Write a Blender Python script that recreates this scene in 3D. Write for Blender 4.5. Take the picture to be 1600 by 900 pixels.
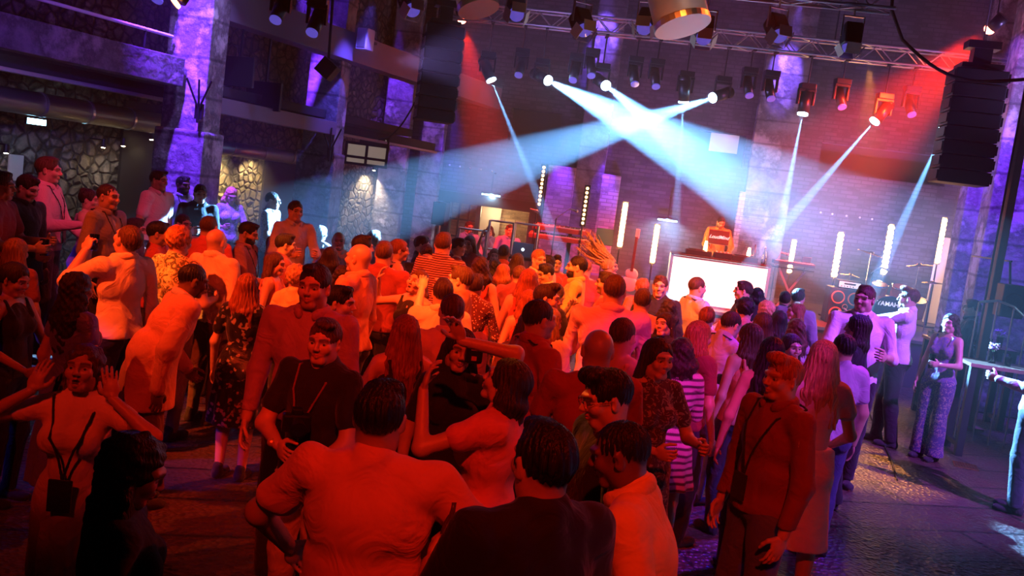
import bpy, bmesh, math, random, numpy as np
from mathutils import Vector, Matrix
SC = bpy.context.scene
for o in list(bpy.data.objects): bpy.data.objects.remove(o)
def LINK(o): SC.collection.objects.link(o)
# ---------------------------------------------------------------- camera, world, exposure, main lights
CAMP = Vector((0, 0, 2.35)); PITCH = math.radians(6.08); ROLL = math.radians(7.5); FPX = 1400.0
cam = bpy.data.objects.new('camera', bpy.data.cameras.new('camera')); LINK(cam); SC.camera = cam
cam.data.sensor_width = 36; cam.data.lens = 36*FPX/1600; cam.data.clip_start = .05
RC = Matrix.Rotation(math.pi/2-PITCH, 3, 'X') @ Matrix.Rotation(ROLL, 3, 'Z')
cam.matrix_world = Matrix.Translation(CAMP) @ RC.to_4x4()
SC.view_settings.view_transform = 'Standard'; SC.view_settings.look = 'None'
SC.view_settings.exposure = 0.0; SC.view_settings.gamma = 1.0; SC.view_settings.use_curve_mapping = False
cy = SC.cycles
cy.max_bounces = 4; cy.diffuse_bounces = 2; cy.glossy_bounces = 2; cy.transmission_bounces = 4; cy.transparent_max_bounces = 6; cy.volume_bounces = 0
cy.caustics_reflective = False; cy.caustics_refractive = False; cy.use_denoising = True; cy.sample_clamp_indirect = 4; cy.sample_clamp_direct = 0
cy.volume_step_rate = 4; cy.use_light_tree = True
try: cy.denoiser = 'OPENIMAGEDENOISE'; cy.denoising_prefilter = 'ACCURATE'
except Exception: pass
wd = bpy.data.worlds.new('world'); SC.world = wd; wd.use_nodes = True
wd.cycles.volume_step_size = 1.0; wd.node_tree.nodes['Background'].inputs[0].default_value = (.30, .22, .8, 1); wd.node_tree.nodes['Background'].inputs[1].default_value = .0015
wn = wd.node_tree; vs = wn.nodes.new('ShaderNodeVolumeScatter'); vs.inputs['Color'].default_value = (1, 1, 1, 1); vs.inputs['Anisotropy'].default_value = .25
tcw = wn.nodes.new('ShaderNodeTexCoord'); sxw = wn.nodes.new('ShaderNodeSeparateXYZ'); mrw = wn.nodes.new('ShaderNodeMapRange')      # haze drifts off the stage: thick there, thin over the floor
wn.links.new(tcw.outputs['Object'], sxw.inputs[0]); wn.links.new(sxw.outputs['Y'], mrw.inputs['Value'])
for k_, v_ in (('From Min', 10.3), ('From Max', 13.2), ('To Min', .0025), ('To Max', .020)): mrw.inputs[k_].default_value = v_
wn.links.new(mrw.outputs[0], vs.inputs['Density'])
wd.node_tree.links.new(vs.outputs[0], wd.node_tree.nodes['World Output'].inputs['Volume'])      # machine haze fills the hall
def ray(px, py):
    d = RC @ Vector(((px-800)/FPX, (450-py)/FPX, -1)); return d
def at(px, py, Y):
    d = ray(px, py); return CAMP + d*(Y/d.y)
def atz(px, py, z):
    d = ray(px, py); return CAMP + d*((z-CAMP.z)/d.z)
def aim(o, tgt):
    o.rotation_euler = (Vector(tgt)-Vector(o.location)).to_track_quat('-Z', 'Y').to_euler()
def spot(name, loc, tgt, col, W, size, blend=.3, rad=.06, parent=None):
    l = bpy.data.lights.new(name, 'SPOT'); l.color = col; l.energy = W; l.spot_size = math.radians(size); l.spot_blend = blend; l.shadow_soft_size = rad
    o = bpy.data.objects.new(name, l); LINK(o)
    o.location = loc; aim(o, tgt)
    if parent:
        bpy.context.view_layer.update(); o.parent = parent; o.matrix_parent_inverse = parent.matrix_world.inverted()
    return o
RED1 = (1, .062, .008); RED2 = (1, .02, .004); UV = (.16, .03, 1.0); BLU = (.06, .05, 1.0); COLD = (.15, .45, 1.0)
# house lights over the dance floor (hung behind and beside the photographer)
spot('red_wash_rear', (-2.4, -2.4, 6.8), (-1.9, 4.9, 1.6), RED2, 900, 22, .6, .08)
spot('red_wash_rear', (.2, -2.5, 6.8), (.1, 4.3, 1.5), RED2, 1400, 26, .5, .08)
spot('orange_wash_mid', (-5.0, 2.6, 7.0), (-1.7, 7.4, 1.4), RED1, 6200, 32, .9, .05)
spot('orange_wash_far', (-2.4, 2.8, 7.4), (.5, 8.2, 1.4), RED1, 7200, 30, .9, .05)
spot('red_side_right', (4.9, 8.6, 5.6), (1.0, 5.4, 1.2), RED2, 900, 44, .8, .06)
spot('orange_back_rim', (3.4, 10.4, 6.2), (-.2, 8.4, 1.5), RED1, 2600, 40, .8, .06)
spot('violet_wash_right', (6.8, 4.5, 6.4), (3.9, 9.1, 1.0), (.42, .08, 1.0), 5600, 40, .8, .08)
spot('blue_wash_floor', (4.2, 8.4, 5.5), (1.9, 6.6, .2), (.04, .02, 1.0), 1800, 20, .9, .06)
spot('pink_platform_wash', (-1.5, 4.5, 6.4), (-4.6, 9.3, 1.3), (1, .06, .14), 1100, 22, .8, .06)
spot('blue_platform_wash', (-7.6, 6.6, 3.0), (-4.9, 8.8, .7), BLU, 1500, 26, .8, .06)
spot('blue_corner_wash', (-5.2, 4.6, 3.0), (-2.9, 6.0, .4), BLU, 380, 22, .9, .06)
spot('violet_gallery_wash', (-2.4, 4.0, 3.6), (-5.6, 9.8, 3.40), UV, 800, 26, .9, .08)
spot('amber_floor_fill', (4.6, 13.0, 4.8), (3.95, 9.3, 0), (1, .36, .05), 2600, 17, .7, .04)  # no house light: added to throw the light bars' amber onto the floor
spot('violet_wash_low', (5.6, 2.6, 5.0), (2.5, 6.4, 1.2), (.50, .10, 1.0), 1800, 20, .8, .05)
spot('magenta_wash', (3.2, .2, 5.6), (1.15, 6.0, 1.2), (.95, .05, .80), 1500, 11, .8, .04)
spot('orange_pin', (-2.4, 7.6, 5.2), (.45, 3.7, 1.5), (1, .16, .015), 900, 7, .5, .04)
spot('orange_wash_back', (.2, 3.6, 7.6), (1.0, 10.2, 1.4), (1, .15, .015), 10000, 24, .8, .05)
for tg in ((-2.15, 8.7, 1.5), (-.5, 7.1, 1.35), (.35, 6.6, 1.2), (-2.9, 7.0, 1.5)):      # tight amber specials picking out single guests
    spot('amber_special', (tg[0]-1.6, tg[1]-3.4, 7.4), tg, (1, .22, .025), 3600, 5, .7, .03)
SKINS = {'l': (.62,.38,.27), 'm': (.48,.28,.18), 'd': (.17,.085,.05)}
HAIRS = {'black': (.012,.010,.010), 'dark': (.035,.020,.014), 'brown': (.09,.045,.022), 'red': (.26,.085,.03), 'ginger': (.42,.15,.045),
         'blond': (.62,.40,.18), 'white': (.75,.70,.62), 'grey': (.25,.23,.21)}
def new_mat(name):
    m = bpy.data.materials.new(name); m.use_nodes = True
    nt = m.node_tree; b = nt.nodes['Principled BSDF']; return m, nt, b
def node(nt, t, **kw):
    n = nt.nodes.new(t)
    for k, v in kw.items():
        if k.startswith('i_'):
            key = k[2:]; key = int(key) if key.isdigit() else key.replace('_', ' ')
            n.inputs[key].default_value = v
        else: setattr(n, k, v)
    return n
def rgba(c): return (c[0], c[1], c[2], 1)
def make_skin():
    m, nt, b = new_mat('skin')
    a = node(nt, 'ShaderNodeAttribute', attribute_name='Col')
    nt.links.new(a.outputs['Color'], b.inputs['Base Color']); b.inputs['Roughness'].default_value = .42
    return m
M_SKIN = make_skin()
M_EYE = M_SKIN.copy(); M_EYE.name = 'eye'; M_EYE.node_tree.nodes['Principled BSDF'].inputs['Roughness'].default_value = .1
_hm = {}
def hair_mat(c):
    if c in _hm: return _hm[c]
    m, nt, b = new_mat('hair_'+c); b.inputs['Roughness'].default_value = .5; b.inputs['Specular IOR Level'].default_value = .35
    tc = node(nt, 'ShaderNodeTexCoord'); mp = node(nt, 'ShaderNodeMapping'); mp.inputs['Scale'].default_value = (120, 120, 9)
    nz = node(nt, 'ShaderNodeTexNoise', i_Scale=1.0, i_Detail=2.0)
    rp = node(nt, 'ShaderNodeValToRGB'); k = HAIRS[c]
    rp.color_ramp.elements[0].position = .3; rp.color_ramp.elements[1].position = .72
    rp.color_ramp.elements[0].color = rgba([v*.55 for v in k]); rp.color_ramp.elements[1].color = rgba([min(1, v*1.45) for v in k])
    bp = node(nt, 'ShaderNodeBump', i_Strength=.9, i_Distance=.010)
    L = nt.links.new
    L(tc.outputs['Object'], mp.inputs['Vector']); L(mp.outputs[0], nz.inputs['Vector']); L(nz.outputs['Fac'], rp.inputs[0])
    L(rp.outputs[0], b.inputs['Base Color']); L(nz.outputs['Fac'], bp.inputs['Height']); L(bp.outputs[0], b.inputs['Normal'])
    _hm[c] = m; return m
_cm = {}
def cloth_mat(c, pat=None):
    key = (tuple(c), pat)
    if key in _cm: return _cm[key]
    m, nt, b = new_mat('cloth'); b.inputs['Roughness'].default_value = .85
    try: b.inputs['Sheen Weight'].default_value = .15
    except Exception: pass
    L = nt.links.new
    tc = node(nt, 'ShaderNodeTexCoord')
    nz = node(nt, 'ShaderNodeTexNoise', i_Scale=6.0, i_Detail=3.0, i_Distortion=1.6); L(tc.outputs['Object'], nz.inputs['Vector'])
    bp = node(nt, 'ShaderNodeBump', i_Strength=.7, i_Distance=.03)
    L(nz.outputs['Fac'], bp.inputs['Height']); L(bp.outputs[0], b.inputs['Normal'])
    b.inputs['Base Color'].default_value = rgba(c)
    def ramp(fac, stops, const=True):
        r = node(nt, 'ShaderNodeValToRGB'); e = r.color_ramp.elements
        if const: r.color_ramp.interpolation = 'CONSTANT'
        e[0].position = stops[0][0]; e[0].color = rgba(stops[0][1]); e[1].position = stops[1][0]; e[1].color = rgba(stops[1][1])
        for p, k in stops[2:]: x = e.new(p); x.color = rgba(k)
        L(fac, r.inputs[0]); L(r.outputs[0], b.inputs['Base Color']); return r
    dk = [v*.12 for v in c]; md = [v*.45 for v in c]
    if pat == 'camo':
        n2 = node(nt, 'ShaderNodeTexNoise', i_Scale=16.0, i_Detail=3.0, i_Distortion=1.5); L(tc.outputs['Object'], n2.inputs['Vector'])
        ramp(n2.outputs['Fac'], [(0, dk), (.46, md), (.53, c), (.62, dk)])
    elif pat == 'stripe':
        w = node(nt, 'ShaderNodeTexWave', i_Scale=14.0, bands_direction='Z'); L(tc.outputs['Object'], w.inputs['Vector'])
        ramp(w.outputs['Fac'], [(0, c), (.72, [min(1, v*4+.25) for v in c])])
    elif pat == 'vstripe':
        w = node(nt, 'ShaderNodeTexWave', i_Scale=22.0, bands_direction='X'); L(tc.outputs['Object'], w.inputs['Vector'])
        ramp(w.outputs['Fac'], [(0, dk), (.25, c)])
    elif pat == 'dots':
        v = node(nt, 'ShaderNodeTexVoronoi', i_Scale=52.0); L(tc.outputs['Object'], v.inputs['Vector'])
        ramp(v.outputs['Distance'], [(0, (.7,.55,.5)), (.30, c)])
    elif pat == 'sequin':
        v = node(nt, 'ShaderNodeTexVoronoi', i_Scale=45.0); L(tc.outputs['Object'], v.inputs['Vector'])
        ramp(v.outputs['Color'], [(0, c), (.62, (.28,.22,.22)), (.74, c)]); b.inputs['Roughness'].default_value = .35
    elif pat == 'floral':
        n2 = node(nt, 'ShaderNodeTexNoise', i_Scale=24.0, i_Detail=2.0, i_Distortion=2.5); L(tc.outputs['Object'], n2.inputs['Vector'])
        ramp(n2.outputs['Fac'], [(0, c), (.55, md if sum(c) > .6 else (.3,.22,.2))])
    elif pat == 'folk':
        w = node(nt, 'ShaderNodeTexWave', i_Scale=7.0, bands_direction='Z', i_Distortion=1.2, i_Detail=2.0); L(tc.outputs['Object'], w.inputs['Vector'])
        w2 = node(nt, 'ShaderNodeTexWave', i_Scale=26.0, bands_direction='X', i_Distortion=2.0); L(tc.outputs['Object'], w2.inputs['Vector'])
        mx = node(nt, 'ShaderNodeMath', operation='MULTIPLY'); L(w.outputs['Fac'], mx.inputs[0])
        ad = node(nt, 'ShaderNodeMath', operation='ADD'); L(w2.outputs['Fac'], ad.inputs[0]); ad.inputs[1].default_value = .45; L(ad.outputs[0], mx.inputs[1])
        ramp(mx.outputs[0], [(0, dk), (.28, c)])
    elif pat == 'satin': b.inputs['Roughness'].default_value = .4
    _cm[key] = m; return m
M_FRAME, _t, _b = new_mat('dark_frame'); _b.inputs['Base Color'].default_value = (.01,.01,.01,1); _b.inputs['Roughness'].default_value = .25
M_GOLD, _t, _b = new_mat('gold'); _b.inputs['Base Color'].default_value = (.9,.6,.2,1); _b.inputs['Metallic'].default_value = .6; _b.inputs['Roughness'].default_value = .3
# ---------------------------------------------------------------- mesh helpers
def mk(name, bm, m, parent=None, smooth=False):
    me = bpy.data.meshes.new(name); bm.normal_update(); bm.to_mesh(me); bm.free()
    if smooth:
        for p in me.polygons: p.use_smooth = True
    me.materials.append(m); o = bpy.data.objects.new(name, me); LINK(o)
    if parent: o.parent = parent
    return o
def B(): return bmesh.new()
def bx(bm, c, s, R=None, bev=0):
    """box, centre c, full size s"""
    M = Matrix.Translation(Vector(c)) @ ((R.to_4x4() if R is not None else Matrix())) @ Matrix.Diagonal((s[0], s[1], s[2], 1))
    r = bmesh.ops.create_cube(bm, size=1, matrix=M)
    if bev:
        ed = list({e for v in r['verts'] for e in v.link_edges}); bmesh.ops.bevel(bm, geom=ed, offset=bev, segments=2, affect='EDGES', profile=.6)
    return bm
def tube(bm, a, b, r, r2=None, seg=12, cap=True):
    a = Vector(a); b = Vector(b); v = b-a; q = v.to_track_quat('Z', 'Y').to_matrix().to_4x4()
    bmesh.ops.create_cone(bm, cap_ends=cap, segments=seg, radius1=r, radius2=r if r2 is None else r2, depth=v.length, matrix=Matrix.Translation((a+b)/2) @ q)
    return bm
def sph(bm, c, r, sc=(1,1,1), seg=12, R=None):
    M = Matrix.Translation(Vector(c)) @ (R.to_4x4() if R is not None else Matrix()) @ Matrix.Diagonal((sc[0], sc[1], sc[2], 1))
    bmesh.ops.create_uvsphere(bm, u_segments=seg, v_segments=max(6, seg//2+2), radius=r, matrix=M); return bm
def lathe(bm, prof, c=(0,0,0), seg=20, R=None):
    R = R if R is not None else Matrix.Identity(3); c = Vector(c); rings = []
    for r, z in prof:
        rings.append([bm.verts.new(c + R @ Vector((r*math.cos(2*math.pi*i/seg), r*math.sin(2*math.pi*i/seg), z))) for i in range(seg)])
    for a, b in zip(rings, rings[1:]):
        for i in range(seg): bm.faces.new((a[i], a[(i+1) % seg], b[(i+1) % seg], b[i]))
    return bm
def path(bm, pts, r, seg=8):
    for a, b in zip(pts, pts[1:]): tube(bm, a, b, r, seg=seg)
    for p in pts[1:-1]: sph(bm, p, r*1.0, seg=8)
    return bm
def thing(name, label, cat, loc=(0,0,0), rz=0, group=None):
    o = bpy.data.objects.new(name, None); LINK(o); o.location = loc; o.rotation_euler = (0, 0, rz); o.empty_display_size = .2
    o['label'] = label; o['category'] = cat
    if group: o['group'] = group
    return o
def tag(o, label, cat, group=None, kind=None):
    if label: o['label'] = label
    if cat: o['category'] = cat
    if group: o['group'] = group
    if kind: o['kind'] = kind
    return o
def struct(o): o['kind'] = 'structure'; return o
def dup(root, loc, rz=None, label=None, rot=None):
    r = root.copy(); LINK(r); r.location = loc
    if rz is not None: r.rotation_euler = (0, 0, rz)
    if rot is not None: r.rotation_euler = rot
    if label: r['label'] = label
    for ch in list(root.children):
        c = ch.copy(); LINK(c); c.parent = r
        for g in ch.children:
            d = g.copy(); LINK(d); d.parent = c
    return r
def simple(name, c, rough=.5, metal=0, emit=None, es=0, trans=0):
    m, nt, b = new_mat(name); b.inputs['Base Color'].default_value = rgba(c); b.inputs['Roughness'].default_value = rough; b.inputs['Metallic'].default_value = metal
    if emit: b.inputs['Emission Color'].default_value = rgba(emit); b.inputs['Emission Strength'].default_value = es
    if trans: b.inputs['Transmission Weight'].default_value = trans; b.inputs['IOR'].default_value = 1.35
    return m
def masonry(name, c1, c2, kind='concrete', scale=1.0, bump=.6):
    m, nt, b = new_mat(name); L = nt.links.new; b.inputs['Roughness'].default_value = .8
    tc = node(nt, 'ShaderNodeTexCoord'); n1 = node(nt, 'ShaderNodeTexNoise', i_Scale=1.3*scale, i_Detail=8.0, i_Roughness=.68); L(tc.outputs['Object'], n1.inputs['Vector'])
    rp = node(nt, 'ShaderNodeValToRGB'); e = rp.color_ramp.elements; e[0].position = .40; e[1].position = .60; e[0].color = rgba(c1); e[1].color = rgba(c2)
    x = e.new(.515); x.color = rgba([v*.35 for v in c1]); L(n1.outputs['Fac'], rp.inputs[0])
    bp = node(nt, 'ShaderNodeBump', i_Strength=bump, i_Distance=.04)
    if kind == 'concrete':
        n2 = node(nt, 'ShaderNodeTexNoise', i_Scale=9.0*scale, i_Detail=6.0); L(tc.outputs['Object'], n2.inputs['Vector'])
        w = node(nt, 'ShaderNodeTexWave', i_Scale=.62, bands_direction='Z', i_Distortion=.4); L(tc.outputs['Object'], w.inputs['Vector'])
        r2 = node(nt, 'ShaderNodeValToRGB'); r2.color_ramp.elements[0].position = .0; r2.color_ramp.elements[1].position = .03; L(w.outputs['Fac'], r2.inputs[0])
        mx = node(nt, 'ShaderNodeMixRGB', blend_type='MULTIPLY'); mx.inputs[0].default_value = .6; L(rp.outputs[0], mx.inputs[1]); L(r2.outputs[0], mx.inputs[2])
        L(mx.outputs[0], b.inputs['Base Color']); ad = node(nt, 'ShaderNodeMath', operation='ADD'); L(n1.outputs['Fac'], ad.inputs[0]); L(n2.outputs['Fac'], ad.inputs[1]); L(ad.outputs[0], bp.inputs['Height'])
    elif kind == 'brick':
        mp = node(nt, 'ShaderNodeMapping'); mp.inputs['Rotation'].default_value = (math.pi/2, 0, 0); L(tc.outputs['Object'], mp.inputs['Vector'])
        br = node(nt, 'ShaderNodeTexBrick', i_Scale=1.0); br.inputs['Brick Width'].default_value = .26; br.inputs['Row Height'].default_value = .085; br.inputs['Mortar Size'].default_value = .012
        br.inputs['Mortar'].default_value = rgba([v*.7 for v in c1]); L(mp.outputs[0], br.inputs['Vector']); L(rp.outputs[0], br.inputs['Color1']); br.inputs['Color2'].default_value = rgba(c2)
        L(br.outputs['Color'], b.inputs['Base Color']); L(br.outputs['Color'], bp.inputs['Height'])
    elif kind == 'rubble':
        ds = node(nt, 'ShaderNodeTexNoise', i_Scale=3.0, i_Detail=2.0); L(tc.outputs['Object'], ds.inputs['Vector'])
        mv = node(nt, 'ShaderNodeMixRGB'); mv.inputs[0].default_value = .12; L(tc.outputs['Object'], mv.inputs[1]); L(ds.outputs['Color'], mv.inputs[2])
        v = node(nt, 'ShaderNodeTexVoronoi', i_Scale=3.4*scale, feature='DISTANCE_TO_EDGE'); L(mv.outputs[0], v.inputs['Vector'])
        r2 = node(nt, 'ShaderNodeValToRGB'); r2.color_ramp.elements[0].position = .02; r2.color_ramp.elements[1].position = .16; r2.color_ramp.elements[0].color = (.12,.12,.12,1); L(v.outputs['Distance'], r2.inputs[0])
        mx = node(nt, 'ShaderNodeMixRGB', blend_type='MULTIPLY'); mx.inputs[0].default_value = .9; L(rp.outputs[0], mx.inputs[1]); L(r2.outputs[0], mx.inputs[2])
        L(mx.outputs[0], b.inputs['Base Color']); L(r2.outputs[0], bp.inputs['Height']); bp.inputs['Distance'].default_value = .14
    L(bp.outputs[0], b.inputs['Normal']); return m
M_CONC = masonry('painted_concrete', (.34,.31,.33), (.55,.52,.55))
M_DARKW = masonry('stage_wall', (.055,.045,.065), (.095,.08,.11), 'brick', bump=.3)
M_PIER = masonry('pier_render', (.20,.18,.21), (.32,.29,.33))
M_BRICK = masonry('pier_brick', (.34,.27,.28), (.46,.40,.42), 'brick')
M_RUB = masonry('rubble', (.20,.16,.11), (.30,.25,.18), 'rubble', 2.0)
M_BLACK = simple('black_paint', (.012,.012,.014), .6); M_BLKM = simple('black_metal', (.02,.02,.022), .35, .4)
M_ALU = simple('aluminium', (.62,.62,.64), .3, .9); M_STEEL = simple('galvanised', (.50,.48,.46), .35, .85)
M_ROOF = simple('dark_roof', (.03,.028,.035), .9); M_RUBR = simple('rubber', (.015,.015,.015), .8); M_CHR = simple('chrome', (.8,.8,.82), .12, 1)
M_WARM = simple('warm_led', (1,.8,.5), .5, emit=(1,.50,.16), es=55); M_WARM2 = simple('warm_led_dim', (1,.8,.5), .5, emit=(1,.52,.18), es=8)
M_COLD = simple('beam_lens', (.8,.9,1), .5, emit=(.35,.68,1), es=60); M_LENS = simple('lens_off_glow', (.20,.17,.45), .12, 0, emit=(.16,.12,.8), es=.5)  # lenses of unlit lamps get their blue sheen from a faint emission
M_EXIT = simple('lit_sign', (.8,.95,1), .5, emit=(.35,.8,1), es=14); M_PANEL = simple('lit_panel', (1,1,1), .5, emit=(1,.86,.80), es=1.7)
M_WHT = simple('white_plastic', (.75,.75,.75), .4); M_SCREEN = simple('laptop_shell', (.45,.46,.5), .3, .7); M_LOGO = simple('lit_logo', (1,1,1), .5, emit=(.7,.85,1), es=6)
M_INK = simple('white_ink_glow', (.85,.85,.85), .6, emit=(.9,.9,1), es=.8); M_GLASS = simple('clear_glass', (.95,.97,1), .03, 0, trans=1)  # lettering and amplifier plate glow by themselves, brightness put into the material
M_WOODT = simple('dark_wood_top', (.10,.055,.035), .3); M_BEER = simple('amber_drink', (.8,.35,.05), .1, trans=.6); M_BRASS = simple('brass', (.75,.5,.18), .25, .9)
M_ORG = simple('orange_lacquer', (.75,.16,.04), .25); M_LEAF = simple('stem_green', (.10,.25,.06), .6); M_WPET = simple('white_petals', (.85,.85,.88), .7); M_VPET = simple('violet_petals', (.25,.10,.42), .7)
M_CONE = simple('speaker_cone', (.05,.04,.03), .7); M_RING = simple('cone_ring', (.70,.42,.12), .4); M_BULB = simple('warm_bulb', (1,.8,.5), .5, emit=(1,.75,.4), es=60); M_REDB = simple('red_lens', (1,.2,.1), .5, emit=(1,.10,.05), es=120)
M_DOORM = simple('door_metal', (.55,.42,.32), .4, .5)
M_PANE = simple('window_pane', (.5,.55,.7), .08); M_CURT = simple('window_blind', (.40,.34,.26), .8)
# floor of worn boards with metal tread strips
def floor_mat():
    m, nt, b = new_mat('worn_floor'); L = nt.links.new
    tc = node(nt, 'ShaderNodeTexCoord'); mp = node(nt, 'ShaderNodeMapping'); mp.inputs['Rotation'].default_value = (0, 0, math.radians(-14)); L(tc.outputs['Object'], mp.inputs['Vector'])
    br = node(nt, 'ShaderNodeTexBrick', i_Scale=1.0, offset=.5); br.inputs['Brick Width'].default_value = 1.9; br.inputs['Row Height'].default_value = .62; br.inputs['Mortar Size'].default_value = .018
    br.inputs['Color1'].default_value = (.11,.075,.055,1); br.inputs['Color2'].default_value = (.16,.11,.08,1); br.inputs['Mortar'].default_value = (.03,.02,.02,1); L(mp.outputs[0], br.inputs['Vector'])
    n1 = node(nt, 'ShaderNodeTexNoise', i_Scale=2.2, i_Detail=7.0); L(mp.outputs[0], n1.inputs['Vector'])
    mx = node(nt, 'ShaderNodeMixRGB', blend_type='MULTIPLY'); mx.inputs[0].default_value = .7; L(br.outputs['Color'], mx.inputs[1]); L(n1.outputs['Color'], mx.inputs[2]); L(mx.outputs[0], b.inputs['Base Color'])
    v = node(nt, 'ShaderNodeTexVoronoi', i_Scale=26.0); L(mp.outputs[0], v.inputs['Vector'])
    ad = node(nt, 'ShaderNodeMath', operation='ADD'); L(v.outputs['Distance'], ad.inputs[0]); L(br.outputs['Fac'], ad.inputs[1])
    bp = node(nt, 'ShaderNodeBump', i_Strength=.8, i_Distance=.02); L(ad.outputs[0], bp.inputs['Height']); L(bp.outputs[0], b.inputs['Normal'])
    b.inputs['Roughness'].default_value = .38; return m
M_FLOOR = floor_mat()
# ---------------------------------------------------------------- room shell
YAW = math.radians(-7.5); EX = Vector((math.cos(YAW), math.sin(YAW), 0)); EY = Vector((-math.sin(YAW), math.cos(YAW), 0)); W0 = Vector((-3.45, 20.9, 0)); RW = Matrix((EX, EY, (0,0,1))).transposed()
def onwall(px, py, off=0):
    d = ray(px, py); t = ((W0 + EY*off - CAMP).dot(EY))/d.dot(EY); P = CAMP + d*t; return (P-W0).dot(EX), P.z
def wl(u, v, z): return W0 + EX*u + EY*v + Vector((0, 0, z))
bm = B(); bx(bm, (0, 8, -.1), (26, 30, .2)); struct(mk('floor', bm, M_FLOOR))
bm = B(); bx(bm, (0, 8, 8.1), (26, 30, .2)); struct(mk('ceiling', bm, M_ROOF))
def wallseg(name, a, b, m, h=8.0, t=.3):
    a = Vector(a); b = Vector(b); d = b-a; R = Matrix.Rotation(math.atan2(d.y, d.x), 3, 'Z'); n = R @ Vector((0, 1, 0)); bm = B()
    bx(bm, (a+b)/2 + n*t/2 + Vector((0, 0, h/2)), (d.length, t, h), R); return struct(mk(name, bm, m))
LA = Vector((-10.6, 4.3, 0)); LB = Vector((-3.45, 20.9, 0))
wallseg('wall_left', LA, LB + (LB-LA).normalized()*.3, M_RUB)
wallseg('wall_right', (10.2, 19.4, 0), (10.9, -4.6, 0), M_CONC)
wallseg('wall_rear', (11.0, -4.5, 0), (-11.0, -4.5, 0), M_ROOF)
wallseg('wall_left_near', (-11.0, -4.5, 0), (-10.6, 4.3, 0), M_ROOF)
def open_wall(name, U, Z, ops, m, t=.35):
    us = sorted({0, U, *[o[0] for o in ops], *[o[1] for o in ops]}); zs = sorted({0, Z, *[o[2] for o in ops], *[o[3] for o in ops]}); bm = B()
    for a, b in zip(us, us[1:]):
        run = None
        for c, d in zip(zs, zs[1:]):
            if any(o[0]-1e-6 <= a and b <= o[1]+1e-6 and o[2]-1e-6 <= c and d <= o[3]+1e-6 for o in ops):
                continue
            bx(bm, wl((a+b)/2, t/2, (c+d)/2), (b-a, t, d-c), RW)
    return struct(mk(name, bm, m))
def rect(px0, py0, px1, py1):
    u0, z1 = onwall(px0, py0); u1, z0 = onwall(px1, py1); return (u0, u1, max(0, z0), z1)
OP_D = (onwall(703, 320)[0], onwall(828, 345)[0], .0, onwall(765, 322)[1])
OP_W = [rect(1285, 222, 1476, 292), rect(1092, 203, 1160, 262), rect(800, 168, 872, 228)]
open_wall('wall_back', 14.0, 8.0, [OP_D]+OP_W, M_DARKW)
bm = B(); bx(bm, wl(7, 1.6, 4), (14.4, .2, 8), RW); struct(mk('wall_back_outer', bm, M_ROOF))
for k, o in enumerate(OP_W):          # recessed openings closed with dark boards
    bm = B(); bx(bm, wl((o[0]+o[1])/2, .33, (o[2]+o[3])/2), (o[1]-o[0], .05, o[3]-o[2]), RW); struct(mk('window_%d' % (k+1), bm, simple('board', (.06,.045,.05), .8)))
u0, z0 = onwall(1133, 222); bm = B(); bx(bm, wl(u0, .27, z0), (.62, .03, .42), RW)
pn = mk('window_4', bm, simple('lit_window', (.6,.5,.4), .8, emit=(.9,.75,.7), es=.22)); struct(pn)
# lit window beside the second column
def lit_window(px0, px1, py0, py1, Y, nm):
    a = at(px0, py0, Y); b = at(px1, py1, Y); w = b.x-a.x; h = a.z-b.z; c = (a+b)/2
    bm = B()
    bx(bm, (c.x, c.y, c.z), (w, .04, h)); g = mk(nm, bm, simple('lit_pane', (.4,.35,.3), .6, emit=(.55,.42,.34), es=.35)); struct(g)
    bm = B()
    for i in range(3): bx(bm, (a.x+w*i/2, c.y-.04, c.z), (.05, .05, h+.05))
    for i in (0, .33, 1): bx(bm, (c.x, c.y-.04, b.z+h*i), (w+.05, .05, .05))
    struct(mk('window_frame', bm, M_BLKM, None)); return c
lit_window(543, 603, 222, 262, 17.6, 'window_5')
lit_window(566, 606, 212, 228, 17.9, 'window_6')
# doorway alcove with brick, glazed leaf and frame
dc = (OP_D[0]+OP_D[1])/2; dw = OP_D[1]-OP_D[0]; dh = OP_D[3]
bm = B(); bx(bm, wl(dc, 1.25, dh/2), (dw+.6, .06, dh+.3), RW); struct(mk('wall_alcove', bm, masonry('warm_brick', (.50,.36,.18), (.62,.46,.25), 'brick')))
bm = B(); bx(bm, wl(dc-.15, .9, dh/2), (.55, .03, dh), Matrix.Rotation(math.radians(20), 3, 'Z') @ RW); struct(mk('trim_1', bm, simple('plaster', (.5,.45,.36), .8)))
bm = B()
for u in (OP_D[0]-.05, OP_D[1]+.05): bx(bm, wl(u, -.03, dh/2), (.14, .12, dh+.2), RW)
bx(bm, wl(dc, -.05, dh+.10), (dw+.5, .22, .24), RW); bx(bm, wl(dc-.25, .0, dh/2), (.10, .10, dh), RW); struct(mk('door_1', bm, M_BLKM))
bm = B(); u_a = OP_D[0]; u_b = dc-.25
for i in range(4): bx(bm, wl(u_a+(u_b-u_a)*i/3, .05, dh/2), (.045, .045, dh), RW)
for i in range(6): bx(bm, wl((u_a+u_b)/2, .05, dh*i/5), (u_b-u_a, .04, .04), RW)
struct(mk('window_frame', bm, M_BLKM))
bm = B(); bx(bm, wl((u_a+u_b)/2, .07, dh/2), (u_b-u_a, .01, dh), RW); struct(mk('window_7', bm, simple('glazing', (.9,.92,1), .02, trans=.95)))
l = bpy.data.lights.new('alcove_lamp', 'POINT'); l.energy = 22; l.color = (1, .72, .42); l.shadow_soft_size = .12; o = bpy.data.objects.new('alcove_lamp', l); LINK(o); o.location = wl(dc+.1, .6, dh-.15)
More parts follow.
